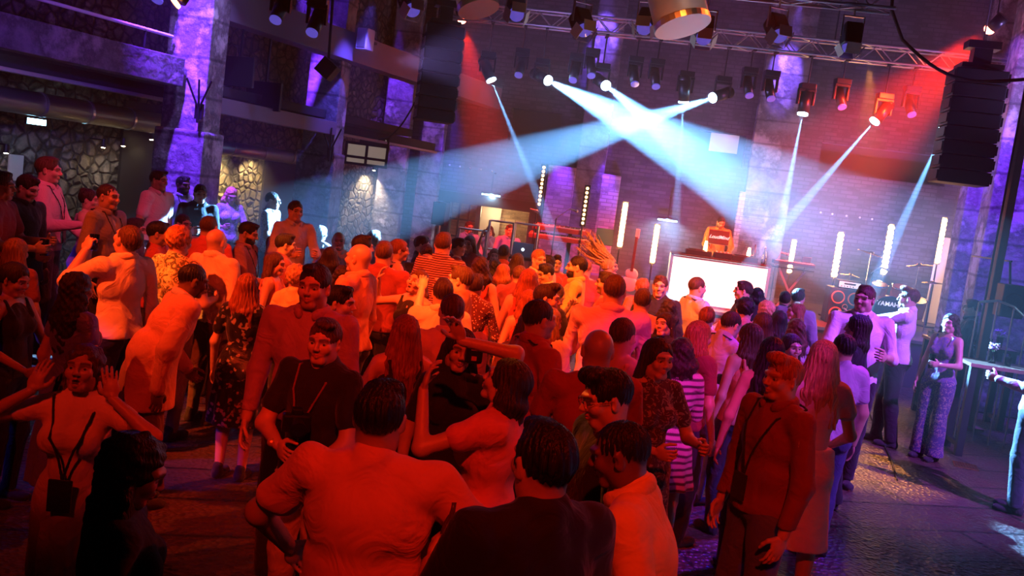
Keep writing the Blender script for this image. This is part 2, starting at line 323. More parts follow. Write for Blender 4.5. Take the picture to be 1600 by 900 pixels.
# piers on the back wall
def pier(name, px, w, z1, m=M_BRICK, d=.28, py=300):
    u, _ = onwall(px, py); bm = B(); bx(bm, wl(u, -d/2, z1/2), (w, d, z1), RW, .02); return u, struct(mk(name, bm, m))
PU = {}
for nm, px, w in (('wall_pier', 944, .62), ('wall_pier', 1226, .95), ('wall_pier', 634, .62), ('wall_pier', 692, .5)):
    PU[px] = pier(nm, px, w, 7.9, M_CONC if px < 800 else M_PIER, .30, 120)[0]
pier('wall_pier', 868, .62, 3.05, M_BRICK, .3, 360); pier('wall_pier', 935, .68, 3.0, M_BRICK, .3, 360); pier('wall_pier', 1164, .62, 3.0, M_BRICK, .3, 380)
def wash(name, px, py, out, z, tz, col, W, size=38, blend=.8): 
    u, _ = onwall(px, py); return spot(name, wl(u, -out, z), wl(u, -.25, tz), col, W, size, blend, .04)
wash('pier_downlight', 944, 60, 1.1, 7.3, 5.9, (.22,.10,1.0), 2200, 26); wash('pier_downlight', 1226, 100, 1.1, 7.0, 5.6, (.22,.10,1.0), 2600, 28)
spot('truss_fill', (-2.0, 12.6, 3.9), (2.6, 14.9, 5.25), (.42,.30,1.0), 900, 64, .9, .06); spot('truss_fill', (8.2, 11.4, 4.2), (4.2, 14.5, 5.25), (.45,.28,1.0), 900, 60, .9, .06)  # spots without fixtures, added to bring out the truss chords
wash('stage_wall_wash', 1040, 250, 2.2, .9, 4.2, (.30,.14,1.0), 700, 80, 1)
wash('pier_downlight', 622, 200, .8, 5.6, 3.6, UV, 850, 36); wash('pier_downlight', 690, 200, .7, 5.4, 3.6, UV, 600, 36)
wash('pier_downlight', 700, 280, .5, 4.0, 2.6, UV, 300, 40)
for px in (868, 935, 1164): wash('pier_downlight', px, 360, .55, 3.75, 1.7, UV, 750, 38)
wash('stage_wall_wash', 1290, 400, 1.6, 1.1, 2.9, (.40,.26,1.0), 620, 80, 1); wash('stage_wall_wash', 1400, 400, 1.6, 1.1, 2.9, (.48,.26,1.0), 620, 80, 1)
wash('stage_wall_wash', 1215, 400, 1.4, 1.1, 3.0, (.28,.32,1.0), 420, 80, 1); wash('stage_wall_wash', 1030, 400, 1.6, 1.1, 2.6, (.45,.22,.9), 150, 95, 1)
# ledge line of small lights along the back wall
for k, px in enumerate((703, 719, 735, 752, 769, 1282, 1300, 1322, 1343, 1362)):
    u, z = onwall(px, 258+(px-703)*.145 if px < 900 else 332+(px-1282)*.13)
    bm = B(); sph(bm, wl(u, -.03, z), .022); tag(mk('pin_light', bm, M_WHT), 'tiny pin light in the row along the dark back wall', 'light', 'pin lights on the back wall')
# emergency luminaires over the door and behind the stage
def sign_light(px, py, label, W, hang=.45):
    u, z = onwall(px, py); t = thing('emergency_light', label, 'light', wl(u, -.22, z), YAW)
    bm = B(); bx(bm, (0, 0, 0), (.46, .06, .06), None, .01); mk('housing', bm, M_BLKM, t)
    bm = B(); bx(bm, (0, 0, -.045), (.42, .04, .03)); mk('diffuser', bm, M_EXIT, t)
    bm = B(); tube(bm, (0, 0, .03), (0, 0, hang), .012); bx(bm, (0, .1, hang), (.05, .24, .03)); mk('bracket', bm, M_BLKM, t)
    s = spot('sign_glow', (0, 0, 0), (0, 1, 0), (.42, .78, 1.0), W, 150, .6, .05); s.location = wl(u, -.30, z-.05); aim(s, wl(u, 0, z-.45))
sign_light(770, 302, 'hanging emergency light glaring above the glazed doorway', 75)
sign_light(1043, 341, 'hanging emergency light glaring between two upright light bars on the stage wall', 95)
# ---------------------------------------------------------------- left side: columns, gallery, platform
CD = (LB-LA).normalized(); CDN = Vector((CD.y, -CD.x, 0)); RCOL = Matrix.Rotation(math.atan2(CD.y, CD.x)-math.pi/2, 3, 'Z')
def column(name, P, w, d, h, lip=True):
    bm = B(); bx(bm, P + Vector((0, 0, h/2)), (w, d, h), RW, .025)
    bx(bm, P + Vector((0, 0, 1.3)), (w+.10, d+.10, 2.6), RW, .03)
    o = struct(mk(name, bm, M_CONC)); return o
C1 = Vector((-4.55, 12.1, 0)); C2 = Vector((-3.50, 15.3, 0))
column('wall_column', C1, .60, .48, 8); column('wall_column', C2, .56, .46, 8)
FR = -EY        # camera-facing normal of a column
def colwash(P, side, z, tz, W, out=.75, size=40):
    q = P + FR*(.24+out) + EX*side; s = spot('column_downlight', q + Vector((0, 0, z)), P + FR*.24 + EX*side + Vector((0, 0, tz)), UV, W*13, size, .9, .05)
colwash(C1, .06, 6.6, 4.0, 420, 1.2, 34); colwash(C1, .0, 5.8, 2.6, 330, 1.5, 34); colwash(C2, .06, 5.4, 3.5, 300, 1.0, 34); colwash(C2, .0, 5.0, 2.0, 260, 1.3, 36)
cs = C1 + (RCOL @ Vector((1.1, -.6, 5.6))); spot('column_sidelight', cs, C1 + Vector((.2, 0, 3.0)), (.35,.25,.9), 400, 50, .9, .05)
cs = C2 + (RCOL @ Vector((1.1, -.6, 5.0))); spot('column_sidelight', cs, C2 + Vector((.2, 0, 2.4)), (.12,.08,1), 500, 50, .9, .05)
def along(t, off, z): return C1 + CD*t - CDN*off + Vector((0, 0, z))      # t metres past the first column, off metres towards the wall
def bar_along(name, t0, t1, off, z, w, h, m, stru=True):
    a = along(t0, off, z); b = along(t1, off, z); bm = B(); bx(bm, (a+b)/2, (w, (b-a).length, h), RCOL, .01); o = mk(name, bm, m)
    return struct(o) if stru else o
bar_along('ceiling_gallery_edge', -9.5, -.30, .05, 3.32, .30, .36, masonry('gallery_render', (.20,.17,.20), (.26,.23,.26)))
bar_along('ceiling_gallery_edge', .30, 3.2, .05, 3.0, .22, .22, simple('gallery_steel', (.16,.13,.18), .6))
bar_along('ceiling_gallery_slab', -9.5, 6.0, 1.3, 3.22, 2.3, .14, M_ROOF)
bar_along('ceiling_beam_flange', -9.5, 8.0, .75, 2.98, .16, .05, simple('old_steel', (.42,.34,.36), .55, .3)); bar_along('ceiling_beam_web', -9.5, 8.0, .75, 3.08, .03, .18, M_ROOF)
bar_along('ceiling_upper_beam', .30, 9.0, -.05, 4.35, .34, .46, simple('old_render', (.20,.16,.22), .85)); bar_along('ceiling_upper_beam', -9.5, -.30, .2, 5.6, .3, .5, M_ROOF)
rl = thing('handrail', 'pale handrail along the gallery edge left of the first column', 'railing', along(-9, 0, 3.5))
bm = B(); a = along(-9.4, .1, 3.76)-rl.location; b = along(-.35, .1, 3.76)-rl.location; tube(bm, a, b, .022); mk('top_rail', bm, simple('rail_paint', (.75,.72,.8), .4), rl)
for k in range(5):
    p = along(-9.2+2.1*k, .1, 3.5)-rl.location; bm = B(); tube(bm, p, p+Vector((0, 0, .26)), .014); mk('post', bm, M_BLKM, rl)
rl = thing('upper_handrail', 'thin violet-lit rail above the gallery handrail', 'railing', along(-5, .5, 4.6))
bm = B(); a = along(-5.0, .9, 4.62)-rl.location; b = along(-.35, .9, 4.62)-rl.location; tube(bm, a, b, .02); mk('top_rail', bm, M_ALU, rl)
# ventilation duct under the gallery
du = thing('ventilation_duct', 'long galvanised round ventilation duct under the gallery', 'duct', along(-6, 1.55, 2.67)); du.rotation_euler = RCOL.to_euler()
bm = B(); tube(bm, (0, -3.2, 0), (0, 7.3, 0), .155, seg=28); mk('pipe', bm, M_STEEL, du, True)
for k in range(15):
    bm = B(); tube(bm, (0, -3.0+.72*k, 0), (0, -2.96+.72*k, 0), .163, seg=28); mk('seam_ring', bm, M_STEEL, du)
for k in range(5):
    bm = B(); tube(bm, (.0, -2.6+1.6*k, .15), (0, -2.6+1.6*k, .5), .008); mk('hanger', bm, M_BLKM, du)
du2 = thing('ventilation_duct', 'round ventilation duct continuing between the two stone columns', 'duct', along(.6, 1.7, 2.45)); du2.rotation_euler = RCOL.to_euler()
bm = B(); tube(bm, (0, 1.1, 0), (0, 4.0, 0), .12, seg=24); mk('pipe', bm, M_STEEL, du2, True)
for k in range(4):
    bm = B(); tube(bm, (0, 1.3+.8*k, 0), (0, 1.33+.8*k, 0), .127, seg=24); mk('seam_ring', bm, M_STEEL, du2)
# platform the left group stands on
bm = B(); pa = along(-9.5, -.55, 0); pb = along(3.2, -.55, 0); c = (pa+pb)/2 - CDN*1.75; bx(bm, c + Vector((0, 0, .155)), (3.5, (pb-pa).length, .31), RCOL, .01)
struct(mk('floor_platform', bm, M_FLOOR))
# sign, notices, doorway and lamps on the stone wall
def onleft(px, py, off=.02):
    n = Vector((CD.y, -CD.x, 0)); d = ray(px, py); P0 = LA + n*off; t = (P0-CAMP).dot(n)/d.dot(n); return CAMP + d*t
RL_ = Matrix.Rotation(math.atan2(CD.y, CD.x), 3, 'Z')
spot('duct_fill', along(-4.5, -.6, 2.95), along(-3.2, 1.55, 2.75), (.55,.40,1.0), 160, 80, .8, .03)  # added spot with no lamp body, brightens the duct
P = onleft(55, 190, .5); t = thing('exit_sign', 'glowing cyan-white exit sign under the duct on the left', 'sign', P); t.rotation_euler = RL_.to_euler()
bm = B(); bx(bm, (0, 0, 0), (.30, .05, .10), None, .01); mk('housing', bm, M_BLKM, t); bm = B(); bx(bm, (0, -.028, 0), (.28, .012, .075)); mk('lit_face', bm, M_EXIT, t)
l = spot('exit_glow', P + Vector((.1,-.15,.0)), P + Vector((0,.3,-.15)), (.4,.8,1), 8, 140, .8, .03)
P = onleft(24, 262, .02); bm = B(); bx(bm, P, (.22, .03, .36), RL_, .005); tag(mk('notice_board', bm, simple('paper', (.5,.48,.46), .8)), 'small pale notice on the stone wall behind the man in the blazer', 'notice')
P = onleft(222, 235, .02); bm = B(); bx(bm, P + Vector((0,0,-.2)), (.85, .06, 1.9), RL_); struct(mk('door_2', bm, M_BLACK))
P = onleft(440, 330, .02); bm = B(); bx(bm, P, (1.3, .06, 2.1), RL_); struct(mk('door_3', bm, M_BLACK))
def wallspot(px, py, label, W, col=(1,.72,.32), up=.5, out=.28, size=110):
    P = onleft(px, py, out); t = thing('wall_spotlight', label, 'lamp', P); t.rotation_euler = RL_.to_euler()
    bm = B(); tube(bm, (0, 0, .06), (0, 0, -.06), .035); mk('can', bm, M_BLKM, t)
    bm = B(); sph(bm, (0, 0, -.06), .03, (1,1,.4)); mk('lens', bm, M_BULB, t); bm = B(); bx(bm, (0, out/2, .05), (.03, out, .02)); mk('arm', bm, M_BLKM, t)
    spot('wall_spot_beam', P + Vector((0,0,-.08)), P + Vector((0,0,-1)) - CDN*.25, col, W, size, .8, .03)
wallspot(162, 224, 'small warm spotlight on the stone wall left of the dark doorway', 9, (1,.8,.6)); wallspot(193, 222, 'tiny cold pin spotlight at the edge of the dark doorway', 5, (.9,.9,1))
wallspot(237, 212, 'small spotlight hidden above the dark doorway in the stone wall', 7, (1,.8,.45)); wallspot(352, 226, 'bright warm spotlight washing the rubble wall between the columns', 420)
wallspot(412, 236, 'warm spotlight near the metal ladder between the columns', 160); wallspot(585, 262, 'warm spotlight raking the rubble wall right of the second column', 260, (1,.8,.5), out=.22)
wallspot(10, 232, 'dim warm spotlight at the far left of the stone wall', 6)
# brackets on columns
for P, h, lab in ((C1, 3.15, 'black forked steel bracket on the first stone column'), (C2, 2.9, 'black forked steel bracket on the second stone column')):
    t = thing('bracket', lab, 'bracket', P + FR*.32 + EX*.27 + Vector((0, 0, h))); bm = B()
    for a in (-.16, .0, .16): tube(bm, (0, -.03, -.28), (a, -.1, .1), .014)
    tube(bm, (0, -.03, -.45), (0, -.03, -.25), .02); bx(bm, (0, .0, -.3), (.10, .06, .2)); mk('fork', bm, M_BLKM, t)
# ---------------------------------------------------------------- stage
DK = .80
def S(px, py, Y): return at(px, py, Y)
sa = Vector((.15, 15.55, 0)); bm = B(); bx(bm, sa + EX*5.2 + EY*2.55 + Vector((0, 0, DK/2)), (10.4, 5.1, DK), RW, .01); struct(mk('floor_stage', bm, simple('stage_ply', (.16,.12,.13), .35)))
bm = B(); bx(bm, sa + EX*5.2 - EY*.012 + Vector((0, 0, DK-.03)), (10.4, .02, .05), RW); struct(mk('trim_2', bm, M_ALU))
# light-panel DJ table
pL = at(1050, 393, 16.0); tw = 1.68; DJ = pL + EX*tw/2; DJ.z = DK
t = thing('dj_table', 'glowing white-fronted DJ table in the middle of the stage', 'table', DJ, YAW); th = pL.z-DK
bm = B(); bx(bm, (0, -.30, th/2), (tw-.06, .02, th-.06)); mk('light_panel', bm, M_PANEL, t)
bm = B(); bx(bm, (0, 0, th-.015), (tw+.04, .68, .03), None, .006); mk('table_top', bm, M_BLACK, t)
for s in (-1, 1):
    for yy in (-.31, .30): bm = B(); bx(bm, (s*(tw/2), yy, th/2), (.035, .035, th), None, .004); mk('leg', bm, M_ALU, t)
bm = B(); bx(bm, (0, -.31, th-.05), (tw, .03, .03)); bx(bm, (0, -.31, .02), (tw, .03, .03)); mk('frame', bm, M_ALU, t)
def ontab(u, v): return DJ + EX*u + EY*v + Vector((0, 0, th))
for u, lab in ((-.38, 'left turntable on the DJ table beside the laptop'), (.42, 'right turntable on the DJ table, half behind a lamp')):
    d = thing('turntable', lab, 'turntable', ontab(u, 0), YAW); bm = B(); bx(bm, (0, 0, .045), (.44, .36, .09), None, .01); mk('plinth', bm, M_BLKM, d)
    bm = B(); tube(bm, (-.03, 0, .09), (-.03, 0, .108), .15, seg=28); mk('platter', bm, M_BLACK, d); bm = B(); path(bm, [(.17, .13, .10), (.17, .13, .14), (.13, -.08, .125), (.08, -.11, .12)], .006); mk('tonearm', bm, M_ALU, d)
d = thing('dj_mixer', 'low DJ mixer between the two turntables', 'mixer', ontab(.04, -.02), YAW); bm = B(); bx(bm, (0, 0, .05), (.30, .36, .10), None, .01); mk('case', bm, M_BLKM, d)
for i in range(4):
    for j in range(3): bm = B(); tube(bm, (-.10+.066*i, .10-.07*j, .10), (-.10+.066*i, .10-.07*j, .122), .011); mk('knob', bm, M_WHT, d)
lp = thing('laptop', 'open laptop with white script lettering on its lid in front of the DJ', 'laptop', ontab(-.06, .10)+Vector((0, 0, .235)), YAW)
RT = Matrix.Rotation(math.radians(-12), 3, 'X'); bm = B(); bx(bm, (0, 0, .125), (.36, .012, .25), RT, .004); lid0 = mk('lid', bm, M_BLACK, lp); bm = B(); bx(bm, (0, .13, 0), (.36, .25, .018), None, .004); mk('keyboard_base', bm, M_SCREEN, lp)
def text(body, loc, size, m, parent, rot, ext=.002, shear=0, name='lettering', sx=1):
    c = bpy.data.curves.new(name, 'FONT'); c.body = body; c.size = size; c.extrude = ext; c.align_x = 'CENTER'; c.align_y = 'CENTER'; c.shear = shear; c.offset = .0012
    o = bpy.data.objects.new(name, c); LINK(o); o.location = loc; o.rotation_euler = rot; o.scale = (sx, 1, 1); bpy.context.view_layer.update()
    me = bpy.data.meshes.new_from_object(o.evaluated_get(bpy.context.evaluated_depsgraph_get())); bpy.data.objects.remove(o); me.materials.clear(); me.materials.append(m)
    o = bpy.data.objects.new(name, me); LINK(o); o.location = loc; o.rotation_euler = rot; o.parent = parent; return o
text('LoudMind', (0, -.016, .125), .085, M_INK, lid0, (math.radians(90-12), 0, 0), shear=.4)
st = thing('laptop_stand', 'folding silver laptop stand on the DJ table', 'stand', ontab(-.06, .10), YAW); bm = B()
for s in (-1, 1): path(bm, [(s*.13, -.10, .01), (s*.13, .12, .01), (s*.13, .02, .22), (s*.13, .24, .225)], .007)
tube(bm, (-.13, .12, .01), (.13, .12, .01), .007); mk('frame', bm, M_ALU, st)
def table_lamp(px, py0, py1, label, m=M_WARM):
    p = at(px, py1, 15.9); h = at(px, py0, 15.9).z-p.z; t = thing('table_lamp', label, 'lamp', (p.x, p.y, DJ.z+th), YAW); bm = B(); tube(bm, (0,0,0), (0,0,.02), .05, seg=16); mk('base', bm, M_BLKM, t)
    bm = B(); lathe(bm, [(.02,.02),(.032,.06),(.034,.16),(.02,h),(0,h)]); mk('glowing_bulb', bm, m, t, True)
table_lamp(1101, 372, 396, 'glaring warm lamp on the DJ table left of the laptop', simple('warm_lamp', (1,.8,.5), .5, emit=(1,.55,.2), es=22))
table_lamp(1169, 380, 402, 'glaring warm lamp at the right end of the DJ table', simple('warm_lamp2', (1,.8,.5), .5, emit=(1,.6,.25), es=26))
bt = thing('bottle', 'clear bottle at the right end of the DJ table', 'bottle', ontab(.76, .05)); bm = B(); lathe(bm, [(0,0),(.035,0),(.036,.15),(.03,.19),(.013,.23),(.013,.29),(0,.29)]); mk('glass_body', bm, M_GLASS, bt, True); bm = B(); tube(bm, (0,0,.285), (0,0,.31), .015); mk('cap', bm, M_WHT, bt)
bt2 = thing('bottle', 'dark wine bottle near the right lamp on the DJ table', 'bottle', ontab(.60, .16)); bm = B(); lathe(bm, [(0,0),(.037,0),(.038,.18),(.03,.22),(.014,.25),(.014,.32),(0,.32)]); mk('glass_body', bm, M_BLACK, bt2, True)
# upright LED bars on stands
def led_bar(x0, y0, x1, y1, Y, label, n=10, m=M_WARM, glow=0, r=.046):
    a = at(x0, y0, Y); b = at(x1, y1, Y); L = a.z-b.z; p = Vector((b.x, b.y, DK)); t = thing('led_light_bar', label, 'light', p, YAW)
    bm = B(); tube(bm, (0,0,0), (0,0,.025), .17, seg=20); mk('base', bm, M_BLKM, t)
    bm = B(); tube(bm, (0,0,.02), (0,0,b.z-DK), .016); mk('pole', bm, M_BLKM, t)
    bm = B(); bx(bm, (0, .03, b.z-DK+L/2), (.11, .06, L+.05), None, .008); mk('housing', bm, M_BLKM, t)
    for i in range(n):
        bm = B(); sph(bm, (0, -.006, b.z-DK+L*(i+.5)/n), r, (1, .5, 1.0 if m is M_WARM2 else min(1.3, L/n/r/2*1.02)), 10); mk('lamp', bm, m, t, True)
    if glow:
        l = bpy.data.lights.new('bar_glow', 'AREA'); l.shape = 'RECTANGLE'; l.size = .07; l.size_y = L; l.energy = glow; l.color = (1, .50, .18); l.spread = math.radians(150)
        o = bpy.data.objects.new('bar_glow', l); LINK(o); o.location = (b.x, b.y, b.z+L/2); o.location -= EY*.06
        o.rotation_euler = (Matrix.Rotation(YAW, 3, 'Z') @ Matrix.Rotation(math.radians(90), 3, 'X')).to_euler()
led_bar(847, 258, 842, 322, 16.4, 'tall light bar of round warm lamps furthest left on the stage', m=M_WARM2, r=.027)
led_bar(918, 291, 910, 352, 16.2, 'light bar of round warm lamps behind the keyboards', 9, m=M_WARM2, r=.027)
led_bar(976, 317, 968, 385, 15.9, 'glaring warm light bar beside the music stand', glow=80); led_bar(1027, 352, 1019, 410, 15.9, 'glaring warm light bar just left of the DJ table', glow=80)
led_bar(1241, 375, 1233, 426, 18.0, 'warm light bar behind the cross-braced keyboard stand', glow=60); led_bar(1315, 364, 1303, 432, 16.9, 'glaring warm light bar behind the bass cabinet', glow=150, r=.058)
led_bar(1395, 352, 1380, 428, 17.5, 'brightest warm light bar, behind the drum kit', glow=190, r=.062); led_bar(1474, 341, 1464, 411, 17.4, 'orange light bar furthest right on the stage', glow=100)
# keyboards on a stand, left of stage
kp = at(868, 362, 16.6); kz = kp.z
t = thing('keyboard_stand', 'black column keyboard stand at the left of the stage', 'stand', (kp.x+.28, kp.y, DK), YAW)
bm = B(); bx(bm, (0, 0, (kz-DK+.1)/2), (.07, .09, kz-DK+.1), None, .01); mk('column', bm, M_BLKM, t)
for s in (-1, 1): bm = B(); tube(bm, (0, 0, .05), (s*.35, .25, .02), .02); mk('foot', bm, M_BLKM, t)
for s in (-1, 1):
    bm = B(); tube(bm, (s*.1, 0, kz-DK-.10), (s*.1, -.35, kz-DK-.12), .012); tube(bm, (s*.1, 0, kz-DK+.09), (s*.1, -.35, kz-DK+.08), .012); mk('arm', bm, M_BLKM, t)
def keyb(px, py, w, label, tilt=8):
    p = at(px, py, 16.4); t = thing('keyboard', label, 'keyboard', p, YAW); t.rotation_euler = (math.radians(tilt), 0, YAW)
    bm = B(); bx(bm, (0, 0, 0), (w, .30, .08), None, .01); mk('case', bm, simple('red_case', (.40,.07,.05), .3), t)
    bm = B(); bx(bm, (-.02, -.075, .045), (w-.16, .13, .012)); mk('white_keys', bm, M_WHT, t); bm = B()
    for k in range(int(w/.034)):
        if k % 7 not in (2, 6): bx(bm, (-w/2+.12+k*.028, -.045, .056), (.012, .08, .012))
    tag(mk('black_keys', bm, M_BLACK, t), None, None, kind='stuff')
keyb(878, 358, 1.05, 'upper red keyboard of the pair on the stage'); keyb(876, 372, 1.15, 'lower red keyboard under the other one')
def mic_stand(px, py, Y, label, bx_=.3, up=.25, h=None, boom=True):
    p = at(px, py, Y); t = thing('microphone_stand', label, 'stand', (p.x, p.y, DK), YAW); H_ = p.z-DK
    bm = B(); tube(bm, (0,0,.12), (0,0,H_), .010); mk('pole', bm, M_BLKM, t)
    for k in range(3): a = k*2.094; bm = B(); tube(bm, (0,0,.14), (.28*math.cos(a), .28*math.sin(a), .01), .009); mk('leg', bm, M_BLKM, t)
    if boom:
        bm = B(); tube(bm, (-bx_*.3, 0, H_-up*.3), (bx_, 0, H_+up), .008); mk('boom', bm, M_ALU, t)
        bm = B(); q = Vector((bx_, 0, H_+up)); tube(bm, q, q+Vector((.10, 0, -.02)), .014, .020); sph(bm, q+Vector((.13, 0, -.025)), .030); mk('microphone', bm, M_STEEL, t)
mic_stand(869, 341, 16.2, 'microphone stand with a boom over the keyboards', .22, .20); mic_stand(838, 332, 16.0, 'microphone on a curved cable at the left edge of the stage', -.12, .05)
mic_stand(1212, 412, 16.3, 'tall microphone stand right of the DJ table', .06, .22); mic_stand(1364, 425, 15.6, 'microphone stand in front of the bass cabinet', .1, .1)
p = at(945, 370, 16.2); t = thing('music_stand', 'black music stand between the keyboards and the light bar', 'stand', (p.x, p.y, DK), YAW)
bm = B(); tube(bm, (0,0,.1), (0,0,p.z-DK), .011); mk('pole', bm, M_BLKM, t); bm = B(); bx(bm, (0, 0, p.z-DK), (.32, .02, .30), Matrix.Rotation(math.radians(-15), 3, 'X'), .004); mk('desk', bm, M_BLKM, t)
for k in range(3): a = k*2.094+.5; bm = B(); tube(bm, (0,0,.14), (.25*math.cos(a), .25*math.sin(a), .01), .009); mk('leg', bm, M_BLKM, t)
p = at(906, 392, 15.95); t = thing('saxophone', 'brass saxophone standing under the keyboards', 'saxophone', (p.x, p.y, DK+.05), YAW)
bm = B(); path(bm, [(.16, 0, .78), (.10, 0, .80), (.02, 0, .77), (.0, 0, .70)], .010); mk('neck', bm, M_BRASS, t, True)
bm = B(); lathe(bm, [(.012,.72),(.02,.45),(.032,.15),(.036,.08)]); path(bm, [(0,0,.09),(.03,0,.035),(.08,0,.02),(.12,0,.06)], .036); tube(bm, (.12,0,.05), (.17,-.02,.30), .04, .075); mk('body_tube', bm, M_BRASS, t, True)
for k in range(6): bm = B(); tube(bm, (-.02,-.03,.2+.08*k), (-.02,-.055,.2+.08*k), .018); mk('key', bm, M_BRASS, t)
bm = B()
for k in range(3): a = k*2.094+.5; tube(bm, (.03,0,.12), (.03+.18*math.cos(a), .18*math.sin(a), -.04), .008)
mk('floor_stand', bm, M_BLKM, t)
p = at(985, 425, 15.9); t = thing('guitar', 'upright white electric guitar leaning on its stand near the stage edge', 'guitar', (p.x, p.y, DK+.02), YAW)
bm = B(); sph(bm, (0,0,.18), .16, (1,.22,.9), 16); sph(bm, (.02,0,.36), .12, (1,.25,.9), 16); mk('body_shell', bm, M_WHT, t, True); bm = B(); bx(bm, (.02, -.02, .72), (.05, .025, .62), None, .005); mk('neck', bm, M_WOODT, t); bm = B(); bx(bm, (.03,-.02,1.09), (.07,.02,.16), None, .006); mk('headstock', bm, M_WHT, t)
# cross-braced keyboard stand, amp and cabinet, drum kit
p = at(1238, 420, 15.9); t = thing('folding_stand', 'cross-braced folding keyboard stand carrying a small synth', 'stand', (p.x, p.y, DK), YAW); hh_ = p.z-DK
for s in (-1, 1):
    bm = B(); bx(bm, (s*.0, s*.06, hh_/2), (.035, .03, hh_*1.12), Matrix.Rotation(s*math.radians(30), 3, 'Y')); mk('brace', bm, M_ALU, t)
bm = B(); bx(bm, (0, 0, hh_), (.75, .04, .03)); mk('top_bar', bm, M_BLKM, t)
p2 = at(1240, 412, 15.85); t = thing('synthesizer', 'slim synthesizer resting on the cross-braced stand', 'keyboard', p2, YAW); bm = B(); bx(bm, (0,0,0), (.72,.24,.06), None, .01); mk('case', bm, M_BLKM, t); bm = B(); bx(bm, (0,-.06,.034), (.64,.10,.01)); mk('keys', bm, M_WHT, t)
p2 = at(1260, 407, 15.8); t = thing('desk_fan', 'small dark tablet on a clip above the folding stand', 'tablet', p2, YAW); t.name = 'tablet'; bm = B(); bx(bm, (0,0,0), (.16,.03,.12), None, .008); mk('screen_case', bm, M_BLKM, t); bm = B(); tube(bm, (0,0,-.05), (-.02,0,-.22), .008); mk('clip_arm', bm, M_BLKM, t)
p = at(1314, 488, 15.9); ctop = at(1320, 450, 15.9).z; hc_ = ctop-DK; t = thing('bass_cabinet', 'black speaker cabinet with four yellow-ringed cones on the stage', 'speaker', (p.x, p.y, DK), YAW); wc = .58
bm = B(); bx(bm, (0, 0, hc_/2), (wc, .42, hc_), None, .015); mk('case', bm, M_BLACK, t)
for sx_ in (-1, 1):
    for sz_ in (.28, .74):
        cz = hc_*sz_; bm = B(); lathe(bm, [(.092,-.0),(.098,.02),(.112,.02),(.118,-.0)], (sx_*.14, -.212, cz), 28, Matrix.Rotation(math.radians(90), 3, 'X')); q = mk('cone_ring', bm, M_RING, t, True)
        bm = B(); lathe(bm, [(.10,.0),(.05,-.03),(.035,-.03),(0,-.015)], (sx_*.14, -.215, cz), 24, Matrix.Rotation(math.radians(90), 3, 'X')); mk('speaker_cone', bm, M_CONE, t, True)
bm = B(); lathe(bm, [(.035,.0),(.04,.012),(.05,.0)], (0, -.212, hc_*.5), 20, Matrix.Rotation(math.radians(90), 3, 'X')); mk('tweeter', bm, M_RING, t, True)
t = thing('amplifier_head', 'white-faced amplifier head on top of the four-cone cabinet', 'amplifier', (p.x+.04, p.y, ctop), YAW); bm = B(); bx(bm, (0,0,.07), (.40,.28,.14), None, .012); mk('case', bm, M_BLACK, t)
bm = B(); bx(bm, (0,-.145,.07), (.36,.012,.10)); fp0 = mk('front_plate', bm, M_INK, t); bm = B(); bx(bm, (.0,-.153,.085), (.20,.006,.03)); mk('dark_display', bm, M_BLACK, fp0)
for k in range(5): bm = B(); tube(bm, (-.14+.05*k,-.15,.04), (-.14+.05*k,-.165,.04), .011); mk('knob', bm, M_BLACK, t)
dp = at(1384, 492, 16.2); DX = Vector((dp.x, dp.y, DK)); t = thing('drum_kit', 'drum kit with a black bass drum and orange toms at the right of the stage', 'drum kit', DX, YAW)
R90 = Matrix.Rotation(math.radians(90), 3, 'X')
bm = B(); lathe(bm, [(.29,-.2),(.29,.2)], (0,0,.29), 36, R90); mk('bass_drum', bm, M_ORG, t, True)
bm = B(); lathe(bm, [(0,.20),(.275,.20)], (0,0,.29), 36, R90); hd_ = mk('drum_head', bm, M_BLACK, t); bm = B(); lathe(bm, [(.27,.195),(.27,.22),(.30,.22),(.30,.17)], (0,0,.29), 36, R90); mk('hoop', bm, M_BLKM, t, True)
text('YAMAHA', (-.02, -.215, .44), .11, M_INK, hd_, (math.radians(90),0,0))
for (x, y, z, r, h_) in ((-.20,.02,.68,.15,.18), (.17,.02,.68,.15,.19), (.50,.18,.42,.20,.32), (-.52,.22,.58,.17,.13)):
    bm = B(); lathe(bm, [(0,h_/2),(r,h_/2),(r,-h_/2),(0,-h_/2)], (x,y,z), 28, Matrix.Rotation(math.radians(18), 3, 'X')); tm_ = mk('tom_drum', bm, M_ORG, t, False)
    bm = B(); lathe(bm, [(r+.001,h_/2-.02),(r+.01,h_/2-.02),(r+.01,h_/2+.008),(r-.01,h_/2+.008)], (x,y,z), 28, Matrix.Rotation(math.radians(18), 3, 'X')); mk('rim', bm, M_CHR, tm_, True)
for (x, y, z, r, tl) in ((-.42,.05,1.30,.24,12), (.45,.10,1.20,.22,-10), (.72,.10,.92,.18,-4), (-.70,.1,.85,.17,3)):
    bm = B(); lathe(bm, [(0,.03),(.03,.028),(.045,.008),(r,-.012),(r,-.016)], (x,y,z), 28, Matrix.Rotation(math.radians(tl), 3, 'Y')); mk('cymbal', bm, M_BRASS, t, True); bm = B(); tube(bm, (x,y+.02,.0), (x,y,z), .010); mk('cymbal_stand', bm, M_CHR, t)
